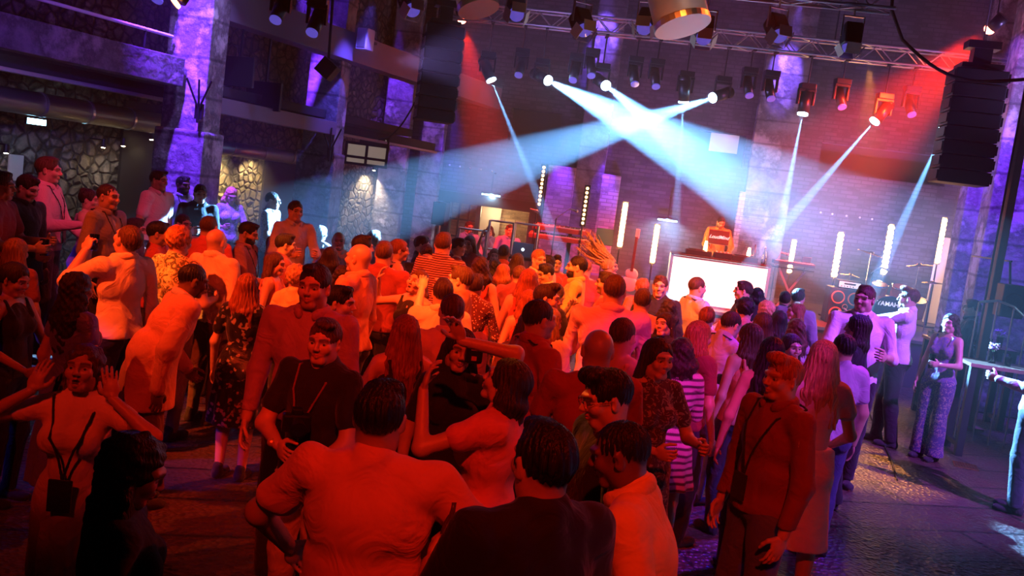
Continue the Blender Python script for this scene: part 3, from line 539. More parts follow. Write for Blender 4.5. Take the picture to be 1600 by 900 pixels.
# laptop at the left stage edge, metal barrier, speaker boxes
p = at(817, 390, 15.0); t = thing('laptop', 'silver laptop with a glowing round logo behind the crowd at the left stage edge', 'laptop', p, YAW)
bm = B(); bx(bm, (0,0,0), (.34,.012,.23), Matrix.Rotation(math.radians(-10), 3, 'X'), .004); mk('lid', bm, M_SCREEN, t); bm = B(); bx(bm, (0,.12,-.115), (.34,.24,.018), None, .004); mk('keyboard_base', bm, M_SCREEN, t)
bm = B(); tube(bm, (0,-.006,.0), (0,-.010,.0), .024, seg=18); mk('logo', bm, M_LOGO, t)
ft = thing('equipment_table', 'dark equipment table holding the silver laptop', 'table', (p.x, p.y+.1, 0), YAW); bm = B(); bx(bm, (0,0,p.z-.15), (1.1,.5,.04)); mk('table_top', bm, M_BLACK, ft)
for a in (-.5,.5):
    for b_ in (-.2,.2): bm = B(); bx(bm, (a,b_,(p.z-.17)/2), (.04,.04,p.z-.17)); mk('leg', bm, M_BLKM, ft)
def barrier(x0, y0, x1, y1, Y, label):
    a = at(x0, y0, Y); b = at(x1, y1, Y); zt = a.z; t = thing('metal_barrier', label, 'barrier', (a.x, a.y, 0)); L = b.x-a.x
    for x in (0, L): bm = B(); tube(bm, (x,0,0), (x,0,zt), .022); mk('post', bm, M_ALU, t)
    for z in (zt, zt-.5, .25): bm = B(); tube(bm, (0,0,z), (L,0,z), .018); mk('rail', bm, M_ALU, t)
barrier(766, 344, 804, 346, 15.6, 'taller tubular metal barrier panel left of the stage'); barrier(806, 348, 842, 351, 15.7, 'tubular metal barrier panel meeting the stage corner'); barrier(718, 356, 762, 358, 15.2, 'lower tubular metal barrier panel in front of the glazed door')
p = at(691, 316, 16.5); q = at(691, 352, 16.5)
t = thing('loudspeaker', 'dark upright loudspeaker on a stand left of the glazed doorway', 'speaker', (p.x, p.y, 0)); zc = (p.z+q.z)/2
bm = B(); bx(bm, (0,0,zc), (.25,.3,p.z-q.z), Matrix.Rotation(math.radians(-12), 3, 'Z'), .02); mk('cabinet', bm, M_BLACK, t); bm = B(); tube(bm, (0,0,0), (0,0,q.z), .02); mk('pole', bm, M_ALU, t); bm = B(); tube(bm, (0,0,0), (0,0,.03), .25, seg=20); mk('base', bm, M_BLKM, t)
p = at(1578, 470, 11.5); t = thing('loudspeaker', 'square black loudspeaker on the violet wall at the right edge', 'speaker', p, math.radians(-10)); bm = B(); bx(bm, (0,0,0), (.28,.28,.42), None, .015); mk('cabinet', bm, M_BLACK, t); bm = B(); lathe(bm, [(.11,0),(.06,-.03),(0,-.02)], (0,-.15,0), 20, R90); mk('speaker_cone', bm, M_CONE, t, True)
bm = B(); tube(bm, (0,.1,.2), (0,.25,.5), .015); tube(bm, (0,.2,.5), (0,1.8,.5), .012); mk('bracket', bm, M_BLKM, t)
# ---------------------------------------------------------------- trusses and rigging
def truss(name, P, Lx, yaw, z, label, s=.24):
    t = thing(name, label, 'truss', Vector((P.x, P.y, z)), yaw); h = s/2
    for a in (-h, h):
        for b in (-h, h): bm = B(); tube(bm, (0, a, b), (Lx, a, b), .020, seg=8); mk('chord', bm, M_ALU, t)
    n = int(Lx/s/1.0); bm = B()
    for k in range(n):
        x0 = k*Lx/n; x1 = (k+1)*Lx/n; f = k % 2
        for a in (-h, h): tube(bm, (x0, a, -h if f else h), (x1, a, h if f else -h), .009, seg=6); tube(bm, (x0, -h if f else h, a), (x1, h if f else -h, a), .009, seg=6)
    mk('bracing', bm, M_ALU, t); return t
tp = at(700, 66, 15.4); te = at(1500, 154, 14.3); tp.z = te.z = 5.22
ST = truss('lighting_truss', tp, (te-tp).length+.6, math.atan2(te.y-tp.y, te.x-tp.x), 5.22, 'long aluminium truss across the front of the stage')
t2a = at(1395, 15, 11.0); TZ2 = 5.20; yw2 = math.atan2(te.y-tp.y, te.x-tp.x); p0 = Vector((t2a.x, t2a.y, 0)) - Vector((math.cos(yw2), math.sin(yw2), 0))*7.6
truss('lighting_truss', p0, 7.6, yw2, TZ2, 'nearer aluminium truss at the top edge carrying the theatre spotlights', .29)
for k, (px, Y) in enumerate(((905, 15.0), (1300, 14.6))):
    p = at(px, 90, Y); bm = B(); tube(bm, (p.x, p.y, 5.35), (p.x, p.y, 8), .012); tag(mk('rigging_cable', bm, M_BLKM), ('steel rigging cable holding the left part of the stage truss', 'steel rigging cable holding the right part of the stage truss')[k], 'cable')
def moving_head(px, py, Y, label, lit=None, W=0, size=6, col=COLD, hang=True, r=.085):
    if hang == True:      # hangs under the stage truss: its own plane
        d0 = ray(px, py); n0 = Vector((-math.sin(yw2), math.cos(yw2), 0)); Y = d0.y*((tp-CAMP).dot(n0)/d0.dot(n0))
    p = at(px, py, Y); t = thing('moving_head_light', label, 'stage light', p)
    if lit is not None: d = (Vector(lit)-p).normalized()
    else: d = Vector((.12 if px > 900 else -.1, -.55, -.83)).normalized()
    R = d.to_track_quat('-Z', 'Y').to_matrix(); hub = p - d*.20 
    bm = B(); a = -d*.34; tube(bm, -d*.36, -d*.02, r*1.15, r*1.05, 18); sph(bm, -d*.36, r*1.15, (1,1,1), 14); hd0 = mk('head', bm, M_BLKM, t, True)
    bm = B(); lathe(bm, [(0,-.004),(r*.96,-.004),(r*.96,.03),(0,.03)], (0,0,0), 22, R); mk('lens', bm, M_COLD if lit is not None else M_LENS, hd0, False)
    c = -d*.20; bm = B(); top = 0 if not hang else (5.10-p.z-c.z if hang == True else 8-p.z-c.z)
    for s in (-1, 1): bx(bm, c + Vector((s*(r+.035), 0, .07)), (.03, .09, .22), None, .005)
    bx(bm, c + Vector((0,0,.19)), (r*2+.10, .11, .05), None, .005); mk('yoke', bm, M_BLKM, t)
    bm = B(); bx(bm, c + Vector((0,0,.25)), (.24, .18, .09), None, .01); mk('base', bm, M_BLKM, t)
    bm = B(); tube(bm, c + Vector((0,0,.25)), c + Vector((0,0,max(.33, top))), .012); bx(bm, c + Vector((0,0,max(.33, top))), (.05,.30 if hang == True else .07,.05)); mk('clamp', bm, M_BLKM, t)
    if lit is not None: spot('beam', p + d*.04, Vector(lit), col, W, size, .12, .012 if size < 7 else .03, t)
BM = 10.5
moving_head(857, 126, 15.0, 'moving light throwing the broad white beam down to the right', at(1300, 352, 11.3), 15000*BM, 15)
moving_head(947, 134, 15.0, 'moving light right of the broad beam, aimed down to the right', at(1215, 350, 11.0), 8500*BM, 11)
moving_head(1113, 153, 14.7, 'moving light throwing the broad white beam down to the left', at(505, 352, 11.6), 11500*BM, 11)
moving_head(1068, 160, 15.6, 'moving light sending a thin beam straight down through the crossing beams', at(1052, 400, 15.4), 7000*BM, 5)
moving_head(768, 126, 15.6, 'leftmost lit moving light with a thin blue beam', at(850, 330, 14.9), 8000*BM, 4.5)
moving_head(1254, 179, 14.6, 'moving light with a thin beam falling almost straight right of the DJ', at(1208, 410, 14.3), 11000*BM, 5)
moving_head(1366, 190, 14.4, 'moving light with a slanting thin beam down to the left', at(1196, 386, 14.0), 11000*BM, 5)
moving_head(1475, 202, 14.3, 'rightmost lit moving light with a beam over the drums', at(1376, 425, 14.0), 11000*BM, 5.2)
moving_head(1660, 408, 9.8, 'moving light just outside the right edge throwing a blue beam over the bar table', at(1500, 520, 9.6), 520, 6, (.10,.40,1.0), hang=False)
for k, (px, py, lab) in enumerate(((810, 118, 'unlit moving light hanging left of the broad beam'), (895, 126, 'unlit moving light between the two left beams'), (924, 119, 'unlit moving light close under the truss in front of the pier'), (992, 132, 'left one of the pair of unlit moving lights mid-truss'), (1025, 136, 'right one of the pair of unlit moving lights mid-truss'),
        (1171, 150, 'unlit moving light right of the beam aimed left'), (1205, 155, 'unlit moving light in front of the right violet pier'), (1316, 168, 'unlit moving light between the two thin right beams'), (1425, 180, 'unlit moving light lit red at the right end of the truss'))):
    moving_head(px, py, 14.9-.2*(px > 1100)-.2*(px > 1300), lab, r=.07)
# theatre fresnels on the near truss
def fresnel(px, py, label, rz, tl):
    Y = 11.1 - .0007*(px-1265); p = at(px, py, Y); t = thing('theatre_spotlight', label, 'stage light', p, rz); R = Matrix.Rotation(math.radians(tl), 3, 'X')
    bm = B(); bx(bm, (0,0,0), (.20,.26,.22), R, .02); lb0 = mk('lamp_body', bm, M_BLKM, t); f = R @ Vector((0,-.16,0))
    bm = B(); lathe(bm, [(0,0),(.085,0),(.09,.02),(.09,.06)], R @ Vector((0,-.19,0)), 20, R @ R90.inverted()); mk('lens', bm, M_LENS, lb0, True)
    for s, ax in ((1,'x'),(-1,'x'),(1,'z'),(-1,'z')):
        bm = B(); RR = R @ (Matrix.Rotation(-s*math.radians(28), 3, 'Z') if ax == 'x' else Matrix.Rotation(s*math.radians(28), 3, 'X')); o_ = R @ (Vector((s*.125,-.20,0)) if ax == 'x' else Vector((0,-.20,s*.125)))
        bx(bm, o_, (.006,.13,.17) if ax == 'x' else (.17,.13,.006), RR); mk('barn_door', bm, M_DOORM, lb0)
    bm = B(); h = TZ2-.16-p.z
    for s in (-1, 1): bx(bm, (s*.125, 0, .10), (.014,.035,.24))
    bx(bm, (0,0,.22), (.265,.035,.014)); tube(bm, (0,0,.22), (0,0,max(.25,h)), .012); mk('yoke', bm, M_ALU, t)
for px, py, lab, rz, tl in ((806, 12, 'theatre spotlight left of the pale duct end, cut by the top edge', .2, 40), (908, 33, 'theatre spotlight with gleaming barn doors left of the violet pier', .5, 50), (1011, 32, 'theatre spotlight with a red-lit flap right of the violet pier', -.3, 45), (1101, 45, 'theatre spotlight just right of the large duct end', -.1, 55), (1213, 42, 'theatre spotlight in front of the right violet pier', .3, 50), (1330, 55, 'theatre spotlight at the right end of the near truss', 0, 80)):
    fresnel(px, py, lab, rz, tl)
fresnel(640, 3, 'theatre spotlight with bright barn doors above the left line array', .6, 45)
# round duct ends above
for px, py, r, lab in ((1066, 38, .27, 'large pale round duct end hanging over the crowd'), (747, 11, .20, 'smaller pale round duct end at the top edge left of centre')):
    p = at(px, py, 9.0); t = thing('ventilation_pipe', lab, 'duct', p); dv = Vector((-.35, .25, 1)).normalized(); bm = B(); tube(bm, (0,0,0), dv*3.0, r, seg=32); mk('pipe', bm, simple('pipe_grey', (.50,.46,.44), .4, .3), t, True)
    bm = B(); tube(bm, -dv*.03, dv*.03, r*1.03, seg=32); mk('rim', bm, M_STEEL, t)
spot('pipe_uplight', (2.6, 6.0, 3.2), at(1066, 30, 9.0), (1, .55, .4), 160, 20, .8, .05); spot('pipe_uplight', (.2, 6.6, 3.6), at(747, 5, 9.0), (1, .6, .45), 80, 16, .8, .05)
# line arrays
def line_array(px, py0, py1, Y, w, label, n, rz, flank):
    a = at(px, py0, Y); b = at(px-6, py1, Y); H_ = a.z-b.z; t = thing('line_array_speaker', label, 'speaker', Vector((a.x, a.y, b.z)), rz)
    for k in range(n):
        bm = B(); z = H_*(k+.5)/n; bx(bm, (0, .02*k*0, z), (w, .5, H_/n-.012), None, .012); mk('cabinet', bm, M_BLACK, t)
        for s in (-1, 1): bm = B(); bx(bm, (s*(w/2+.012), -.1, z), (.02, .3, H_/n*.62), None, .004); mk('side_bracket', bm, flank, t)
    bm = B(); bx(bm, (0, 0, H_+.05), (w*.8, .4, .06)); bx(bm, (0, 0, H_+.18), (w*.35, .2, .22)); bx(bm, (0,0,H_+.34), (w*.62,.25,.10)); mk('fly_bar', bm, M_BLKM, t)
    bm = B(); path(bm, [(0,0,H_+.38), (.0,0,8-b.z)], .012); mk('chain', bm, M_ALU, t); return t
line_array(694, 42, 192, 14.2, .58, 'tall black line array speaker hanging left of the stage', 8, math.radians(14), simple('array_metal', (.25,.25,.3), .35, .6))
line_array(1528, 112, 292, 12.4, .66, 'tall black line array speaker hanging right of the stage', 8, math.radians(-10), M_BLACK)
def redlamp(px, py, Y, tgt, W, size, label, bulb=True, r=.075):
    p = at(px, py, Y); t = thing('red_floodlight', label, 'stage light', p); d = (Vector(tgt)-p).normalized(); R = d.to_track_quat('-Z', 'Y').to_matrix()
    bm = B(); tube(bm, -d*.22, -d*.01, r*1.2, r*1.1, 18); mk('can', bm, M_BLKM, t, True); bm = B(); sph(bm, (0,0,0), r, (1,1,1), 16); mk('bulb', bm, M_REDB, t, True)
    bm = B(); tube(bm, -d*.1, Vector((0,0,8-p.z)), .01); mk('suspension', bm, M_BLKM, t); spot('red_beam', p + d*.1, tgt, (1,.02,.006), W, size, .7, .08, t)
redlamp(1547, 45, 12.8, at(1345, 225, 14.2), 15000, 50, 'glaring red floodlight above the right line array')
redlamp(722, 30, 15.6, at(775, 290, 16.4), 8000, 34, 'red floodlight hidden behind the left line array')
spot('haze_fill', at(1506, 128, 13.0), at(1430, 165, 13.6), (1,.05,.004), 1200, 70, .9, .08)  # bare spot without a fixture, added to colour the haze
l_ = at(70, -60, 11); spot('red_gallery_light', l_ + Vector((.4,0,.3)), at(190, 70, 12), (1,.02,.01), 90, 40, .9, .05)
t = thing('round_lamp', 'glowing orange lamp at the top of the first stone column', 'lamp', at(276, 3, 10.6)); bm = B(); lathe(bm, [(0,0),(.07,0),(.075,-.03)], (0,0,0), 20, Matrix.Rotation(math.radians(50), 3, 'Y')); mk('lens', bm, simple('orange_lens', (1,.5,.3), .5, emit=(1,.28,.10), es=10), t, True); bm = B(); tube(bm, (.02,.05,.03), (.10,.18,.22), .08, .05); mk('can', bm, M_BLKM, t, True); bm = B(); tube(bm, (.1,.18,.2), (.1,.18,8-t.location.z), .012); mk('suspension', bm, M_BLKM, t)
for px, py, lab in ((245, 0, 'black lamp with a dark violet lens at the top left'), (430, 32, 'black lamp with a faint violet lens between the columns'), (487, 52, 'black lamp with a faint violet lens left of the second column')):
    moving_head(px, py, 11.5, lab, r=.08, hang=2)
p = at(512, 108, 13.0); t = thing('projector', 'black tilted projector box in front of the second column', 'projector', p); bm = B(); bx(bm, (0,0,0), (.24,.3,.24), Matrix.Rotation(math.radians(35), 3, 'Y'), .015); mk('case', bm, M_BLACK, t); bm = B(); tube(bm, (0,0,.1), (-.05,0,1.4), .02); tube(bm, (-.05,0,1.3), (-.05,0,8-p.z), .015); mk('arm', bm, M_BLKM, t)
p = at(571, 62, 14.9); t = thing('control_box', 'pale metal box fixed to the top of the second column', 'box', p); t.rotation_euler = RCOL.to_euler(); bm = B(); bx(bm, (0,0,0), (.20,.22,.34), None, .01); mk('case', bm, simple('grey_box', (.50,.47,.52), .5), t); bm = B(); bx(bm, (0,-.115,0), (.15,.006,.28)); mk('cover', bm, M_STEEL, t); bm = B(); bx(bm, (-.1,.2,0), (.2,.3,.04)); mk('bracket', bm, M_BLKM, t)
# hanging dark screens / lamps cluster between the columns and cable swags
for k, (px, py, w, h_, lab) in enumerate(((372, 112, .55, .42, 'dark flat screen under the gallery right of the first column'), (412, 150, .62, .42, 'dark flat screen nearer the second column'))):
    p = at(px, py, 12.9+.7*k); t = thing('flat_screen', lab, 'screen', p, math.radians(-20)); bm = B(); bx(bm, (0,0,0), (w,.05,h_), None, .01); mk('panel', bm, M_BLACK, t); bm = B(); tube(bm, (0,.03,h_/2), (0,.03,8-p.z), .02); mk('mount', bm, M_BLKM, t)
def swag(pts, label, r=.015):
    bm = B(); path(bm, pts, r); return tag(mk('cable', bm, M_RUBR), label, 'cable')
a = at(1410, 62, 11.75); b = at(1600, 124, 11.6); pts = []
for i in range(13):
    s = i/12; p = a.lerp(b, s); p.z -= .28*math.sin(math.pi*s)**1.0*(1-.3*s); pts.append(p)
pts = [Vector((a.x-.5, a.y, 8.0)), Vector((a.x-.2, a.y, a.z+.35))] + pts + [Vector((10.4, b.y, b.z+.2))]
swag(pts, 'thick black cable swagging in front of the right line array', .022)
a = at(663, 132, 14.5); b = at(592, 218, 16.0); swag([a.lerp(b, s) - Vector((0,0,.25*math.sin(math.pi*s))) for s in [i/8 for i in range(9)]], 'black cable hanging from the left line array to the wall', .014)
# right hand brick pillar, steel post, violet light
RPc = at(1608, 330, 13.2); bm = B(); bx(bm, (RPc.x+.05, RPc.y+.3, 4), (1.0,.7,8), Matrix.Rotation(math.radians(-16), 3, 'Z'), .03); struct(mk('wall_pillar_right', bm, M_CONC))
bm = B(); b1 = at(1535, 330, 14.8); bx(bm, (b1.x+.1, b1.y+.3, 4), (.62,.4,8), RW, .03); struct(mk('wall_pillar_inner', bm, M_CONC))
spot('pillar_light', at(1572, 120, 12.6)+Vector((0,-.1,.6)), at(1575, 420, 13.0), UV, 1800, 60, .9, .06); spot('pillar_light', at(1530, 200, 13.9)+Vector((0,0,.4)), at(1530, 400, 14.7), UV, 900, 70, .9, .06)
t = thing('steel_post', 'rusty upright steel post leaning past the right line array', 'post', (at(1545, 450, 11.9).x+.06, 11.9, 0)); bm = B(); bx(bm, (0,0,3.2), (.10,.10,6.4), None, .006); bx(bm, (.0,.0,.02), (.3,.3,.04)); mk('shaft', bm, simple('rust', (.22,.13,.10), .6, .3), t); bm = B(); tube(bm, (-.09,-.02,0), (-.09,-.02,6.2), .014); mk('conduit', bm, M_BLACK, t)
p = at(1488, 392, 18.3); t = thing('leaning_panel', 'tall lavender-lit panel leaning against the stage wall behind the orange bar', 'panel', (p.x, p.y, DK), YAW); bm = B(); bx(bm, (0,0,.9), (.62,.04,1.8), Matrix.Rotation(math.radians(-6), 3, 'X') @ Matrix.Rotation(math.radians(3), 3, 'Y'), .005); mk('board', bm, simple('panel_grey', (.5,.48,.55), .5), t); bm = B(); bx(bm, (0,-.03,1.79), (.64,.03,.03)); mk('edge_strip', bm, M_BLKM, t)
# ---------------------------------------------------------------- bar tables at the right with glasses and flowers
def bar_table(c, w, d, h, rz, label, lit):
    t = thing('bar_table', label, 'table', (c[0], c[1], 0), rz); bm = B(); bx(bm, (0,0,h-.02), (w,d,.04), None, .004); mk('table_top', bm, M_WOODT, t)
    bm = B(); bx(bm, (0,-d/2-.002,h-.02), (w,.006,.042)); mk('edge_band', bm, lit, t)  # front edge band in a material of its own
    for sx_ in (-1, 1):
        for sy_ in (-1, 1): bm = B(); bx(bm, (sx_*(w/2-.06), sy_*(d/2-.06), (h-.04)/2), (.08,.08,h-.04), None, .004); mk('leg', bm, M_BLACK, t)
        bm = B(); bx(bm, (sx_*(w/2-.06), 0, .12), (.05,d-.2,.05)); mk('foot_rail', bm, M_BLACK, t)
    return t
TB1 = atz(1514, 567, 1.10); TB2 = None; wed = simple('pale_edge', (.45,.30,.20), .5)
RZT = math.radians(-9)
T1c = TB1 + Matrix.Rotation(RZT, 3, 'Z') @ Vector((.78, .30-.55*0, 0)); bar_table((T1c.x, T1c.y), 1.5, .55, 1.10, RZT, 'nearer tall bar table with a pale edge at the right edge', wed)
T2 = atz(1500, 543, 1.10); T2c = T2 + Vector((.50, .75, -1.10)); bar_table((T2c.x, T2c.y), 1.1, .6, 1.10, RZT, 'further tall bar table crowded with glasses beside the long-haired woman', M_BLACK)
def glass(P, label, h=.13, r=.037, fill=.5, straw=False, grp='glasses on the bar tables'):
    t = thing('drinking_glass', label, 'glass', P); t['group'] = grp
    bm = B(); lathe(bm, [(0,0),(r*.82,0),(r,h),(r-.0025,h),(r*.82-.0025,.008),(0,.008)], seg=16); mk('tumbler', bm, M_GLASS, t, True)
    if fill: bm = B(); lathe(bm, [(0,.009),(r*.80-.004,.009),(r*.88-.004,h*fill),(0,h*fill)], seg=16); mk('drink', bm, M_BEER, t, True)
    if straw: bm = B(); tube(bm, (0,0,.01), (.03,.0,h+.08), .003); mk('straw', bm, M_WHT, t)
    return t
rt_ = random.Random(4)
labs = ['tall glass nearest the woman on the further bar table', 'glass with a straw at the back of the further bar table', 'glass with an amber drink in the crowded row', 'straight glass in the middle of the crowded row', 'half-full glass in front of the crowded row', 'glass leaning light behind the amber drink', 'low glass at the right of the crowded row', 'small glass next to the flower vase on the further table']
for k in range(8):
    P = T2c + Vector((-.42+.095*k, -.18+(.13 if k % 2 else 0), 1.101)); glass(P, labs[k], .15 if k < 5 else .10, .036, .35+.1*(k % 3), k in (1, 3))
glass(T1c + Matrix.Rotation(RZT, 3, 'Z') @ Vector((-.28, -.05, 1.101-T1c.z)) , 'short glass with amber drink beside the flower vase on the nearer table', .10, .042, .4)
def vase(P, label, m, small):
    t = thing('flower_vase', label, 'vase', P); h = .14; bm = B(); lathe(bm, [(0,0),(.04,0),(.045,h),(.042,h),(.037,.01),(0,.01)], seg=16); mk('glass_body', bm, M_GLASS, t, True)
    rr = random.Random(small)
    for k in range(5):
        a = rr.uniform(0, 6.28); q = Vector((.055*math.cos(a), .055*math.sin(a), h+.05+rr.uniform(0,.04))); bm = B(); tube(bm, (0,0,.02), q, .004); mk('stem', bm, M_LEAF, t)
        bm = B()
        for j in range(14):
            u = rr.uniform(0, 6.28); w = rr.uniform(-.6, 1.3); R_ = Matrix.Rotation(u, 3, 'Z') @ Matrix.Rotation(w, 3, 'Y'); sph(bm, q + R_ @ Vector((.026,0,.0)), .020, (1,.7,.3), 8, R_)
        mk('bloom', bm, m if k < 3 else M_VPET, t, True)
vase(T1c + Matrix.Rotation(RZT, 3, 'Z') @ Vector((-.43, .02, 1.101-T1c.z)), 'glass vase of white and violet flowers on the nearer bar table', M_WPET, 3)
vase(T2c + Vector((.38, -.05, 1.101)), 'glass vase of dark violet flowers on the further bar table', M_VPET, 8)
# ventilation grate and cable on the floor
p = atz(1508, 729, 0); t = thing('floor_grate', 'small lit metal grate lying on the boards by the bar table', 'grate', (p.x, p.y, .004), math.radians(-20)); bm = B()
for k in range(9): bx(bm, (-.12+.03*k, 0, .006), (.008,.24,.012)); 
for k in range(9): bx(bm, (0, -.12+.03*k, .006), (.24,.008,.012))
mk('mesh_plate', bm, M_BRASS, t)
pts = [atz(x, y, .012) for x, y in ((1352,625),(1362,655),(1374,680),(1392,715),(1402,750))]; swag(pts, 'thin black cable lying across the floorboards between the guests', .009)
# railing curve behind the bar
t = thing('curved_railing', 'thin curved metal railing behind the bar tables', 'railing', at(1560, 520, 11.0)); bm = B(); Pq = [at(1530, 472, 11.2)-t.location, at(1560, 470, 11.1)-t.location, at(1585, 480, 11.0)-t.location, at(1606, 500, 10.9)-t.location]; path(bm, Pq, .016); mk('top_rail', bm, M_STEEL, t)
for q in Pq[:4]: bm = B(); tube(bm, q, (q.x, q.y, -t.location.z), .010); mk('post', bm, M_STEEL, t)
# ---------------------------------------------------------------- figures (distance fields -> surface nets)
class Grid:
    def __init__(s, lo, hi, h):
        s.h = h; s.lo = np.array(lo, np.float32) - 2.5*h
        s.n = np.ceil((np.array(hi, np.float32) + 2.5*h - s.lo)/h).astype(int) + 1
        s.f = np.full(tuple(s.n), 0.2, np.float32)
        s.ax = [s.lo[i] + np.arange(s.n[i], dtype=np.float32)*h for i in range(3)]
    def sl(s, lo, hi):
        a = np.clip(np.floor((np.array(lo) - s.lo)/s.h).astype(int), 0, s.n)
        b = np.clip(np.ceil((np.array(hi) - s.lo)/s.h).astype(int) + 1, 0, s.n)
        if (b <= a).any(): return None, None
        S = tuple(slice(a[i], b[i]) for i in range(3))
        return S, (s.ax[0][S[0]][:, None, None], s.ax[1][S[1]][None, :, None], s.ax[2][S[2]][None, None, :])
def smin(a, b, k):
    if k <= 0: return np.minimum(a, b)
    h = np.maximum(k - np.abs(a - b), 0)/k
    return np.minimum(a, b) - h*h*k*0.25
def smax(a, b, k): return -smin(-a, -b, k)
class Ell:     # ellipsoid c, radii r, rotation R (columns = axes)
    def __init__(s, c, r, R=None):
        s.c = np.array(c, float); s.r = np.array(r, float); s.R = np.eye(3) if R is None else R
        e = np.sqrt(((s.R*s.r)**2).sum(1)); s.lo = s.c - e; s.hi = s.c + e
    def d(s, P):
        x, y, z = P[0]-s.c[0], P[1]-s.c[1], P[2]-s.c[2]; R = s.R; r = s.r
        a = (x*R[0,0]+y*R[1,0]+z*R[2,0]); b = (x*R[0,1]+y*R[1,1]+z*R[2,1]); c = (x*R[0,2]+y*R[1,2]+z*R[2,2])
        k0 = np.sqrt((a/r[0])**2+(b/r[1])**2+(c/r[2])**2)
        k1 = np.maximum(np.sqrt((a/r[0]**2)**2+(b/r[1]**2)**2+(c/r[2]**2)**2), 1e-3/r.max()); k0 = np.maximum(k0, 1e-3)
        return k0*(k0-1)/k1
    def grow(s, g): return Ell(s.c, s.r+g, s.R)
class Cone:    # tapered capsule a->b, radii ra->rb, optionally flattened: sc along axis n (unit)
    def __init__(s, a, b, ra, rb, n=None, sc=1.0):
        s.a = np.array(a, float); s.b = np.array(b, float); s.ra = ra; s.rb = rb; s.n = n; s.sc = sc
        m = max(ra, rb)*max(1, sc)
        s.lo = np.minimum(s.a, s.b) - m; s.hi = np.maximum(s.a, s.b) + m
    def d(s, P):
        v = s.b - s.a; L = (v*v).sum() + 1e-9
        x, y, z = P[0]-s.a[0], P[1]-s.a[1], P[2]-s.a[2]
        t = np.clip((x*v[0]+y*v[1]+z*v[2])/L, 0, 1)
        x = x-t*v[0]; y = y-t*v[1]; z = z-t*v[2]
        q = x*x+y*y+z*z
        if s.n is not None:
            a = x*s.n[0]+y*s.n[1]+z*s.n[2]; q = q - a*a + (a/s.sc)**2
        return (np.sqrt(q+1e-12) - (s.ra + (s.rb-s.ra)*t))*min(1, s.sc)
    def grow(s, g, g2=None): return Cone(s.a, s.b, s.ra+g, s.rb+(g if g2 is None else g2), s.n, s.sc)
def nets(g, disp=None):
    f = g.f
    ins = f < 0
    c = [ins[i:ins.shape[0]-1+i, j:ins.shape[1]-1+j, k:ins.shape[2]-1+k] for i in (0,1) for j in (0,1) for k in (0,1)]
    s = np.zeros(c[0].shape, np.int8)
    for a in c: s += a
    act = (s > 0) & (s < 8)
    I, J, K = np.nonzero(act)
    if len(I) == 0: return np.zeros((0,3)), np.zeros((0,4), int)
    idx = np.full(act.shape, -1, np.int64); idx[I, J, K] = np.arange(len(I))
    acc = np.zeros((len(I), 3)); cnt = np.zeros(len(I))
    cs = [(i,j,k) for i in (0,1) for j in (0,1) for k in (0,1)]
    V = {o: f[I+o[0], J+o[1], K+o[2]] for o in cs}
    for o in cs:
        for ax in range(3):
            if o[ax] == 0:
                p = list(o); p[ax] = 1; p = tuple(p)
                a, b = V[o], V[p]; m = (a < 0) != (b < 0)
                t = np.where(m, a/(a-b+1e-12), 0)
                q = np.tile(np.array(o, float), (len(I), 1)); q[:, ax] = t
                acc += q*m[:, None]; cnt += m
    co = (acc/cnt[:, None] + np.stack([I, J, K], 1))*g.h + g.lo
    faces = []
    for ax in range(3):
        u, v = [(1,2),(2,0),(0,1)][ax]
        A = np.take(ins, range(ins.shape[ax]-1), ax); B = np.take(ins, range(1, ins.shape[ax]), ax)
        E = np.nonzero(A != B); E = [e.copy() for e in E]
        ok = (E[u] > 0) & (E[v] > 0) & (E[u] < ins.shape[u]-1) & (E[v] < ins.shape[v]-1)
        E = [e[ok] for e in E]; fl = A[tuple(E)]
        def at_(du, dv):
            q = list(E); q[u] = E[u]+du; q[v] = E[v]+dv; return idx[tuple(q)]
        q = np.stack([at_(-1,-1), at_(0,-1), at_(0,0), at_(-1,0)], 1)
        q[~fl] = q[~fl][:, ::-1]; faces.append(q)
    F = np.concatenate(faces); F = F[(F >= 0).all(1)]
    return co, F
def mesh_sdf(adds, h, k=0.02, subs=(), ks=0.008, disp=None, clip=None):
    lo = np.min([a.lo for a in adds], 0); hi = np.max([a.hi for a in adds], 0)
    g = Grid(lo, hi, h)
    for a in adds:
        kk = getattr(a, 'k', k); m = kk + 2*h + 0.012
        S, P = g.sl(a.lo-m, a.hi+m)
        if S is not None: g.f[S] = smin(g.f[S], a.d(P).astype(np.float32), kk)
    for a in subs:
        kk = getattr(a, 'k', ks); m = kk + 2*h
        S, P = g.sl(a.lo-m, a.hi+m)
        if S is not None: g.f[S] = smax(g.f[S], -a.d(P).astype(np.float32), kk)
    P = (g.ax[0][:, None, None], g.ax[1][None, :, None], g.ax[2][None, None, :])
    if disp is not None: g.f = g.f + disp(P).astype(np.float32)
    if clip is not None: g.f = np.maximum(g.f, clip(P).astype(np.float32))
    g.f[0]=g.f[-1]=0.1; g.f[:,0]=g.f[:,-1]=0.1; g.f[:,:,0]=g.f[:,:,-1]=0.1
    return nets(g)
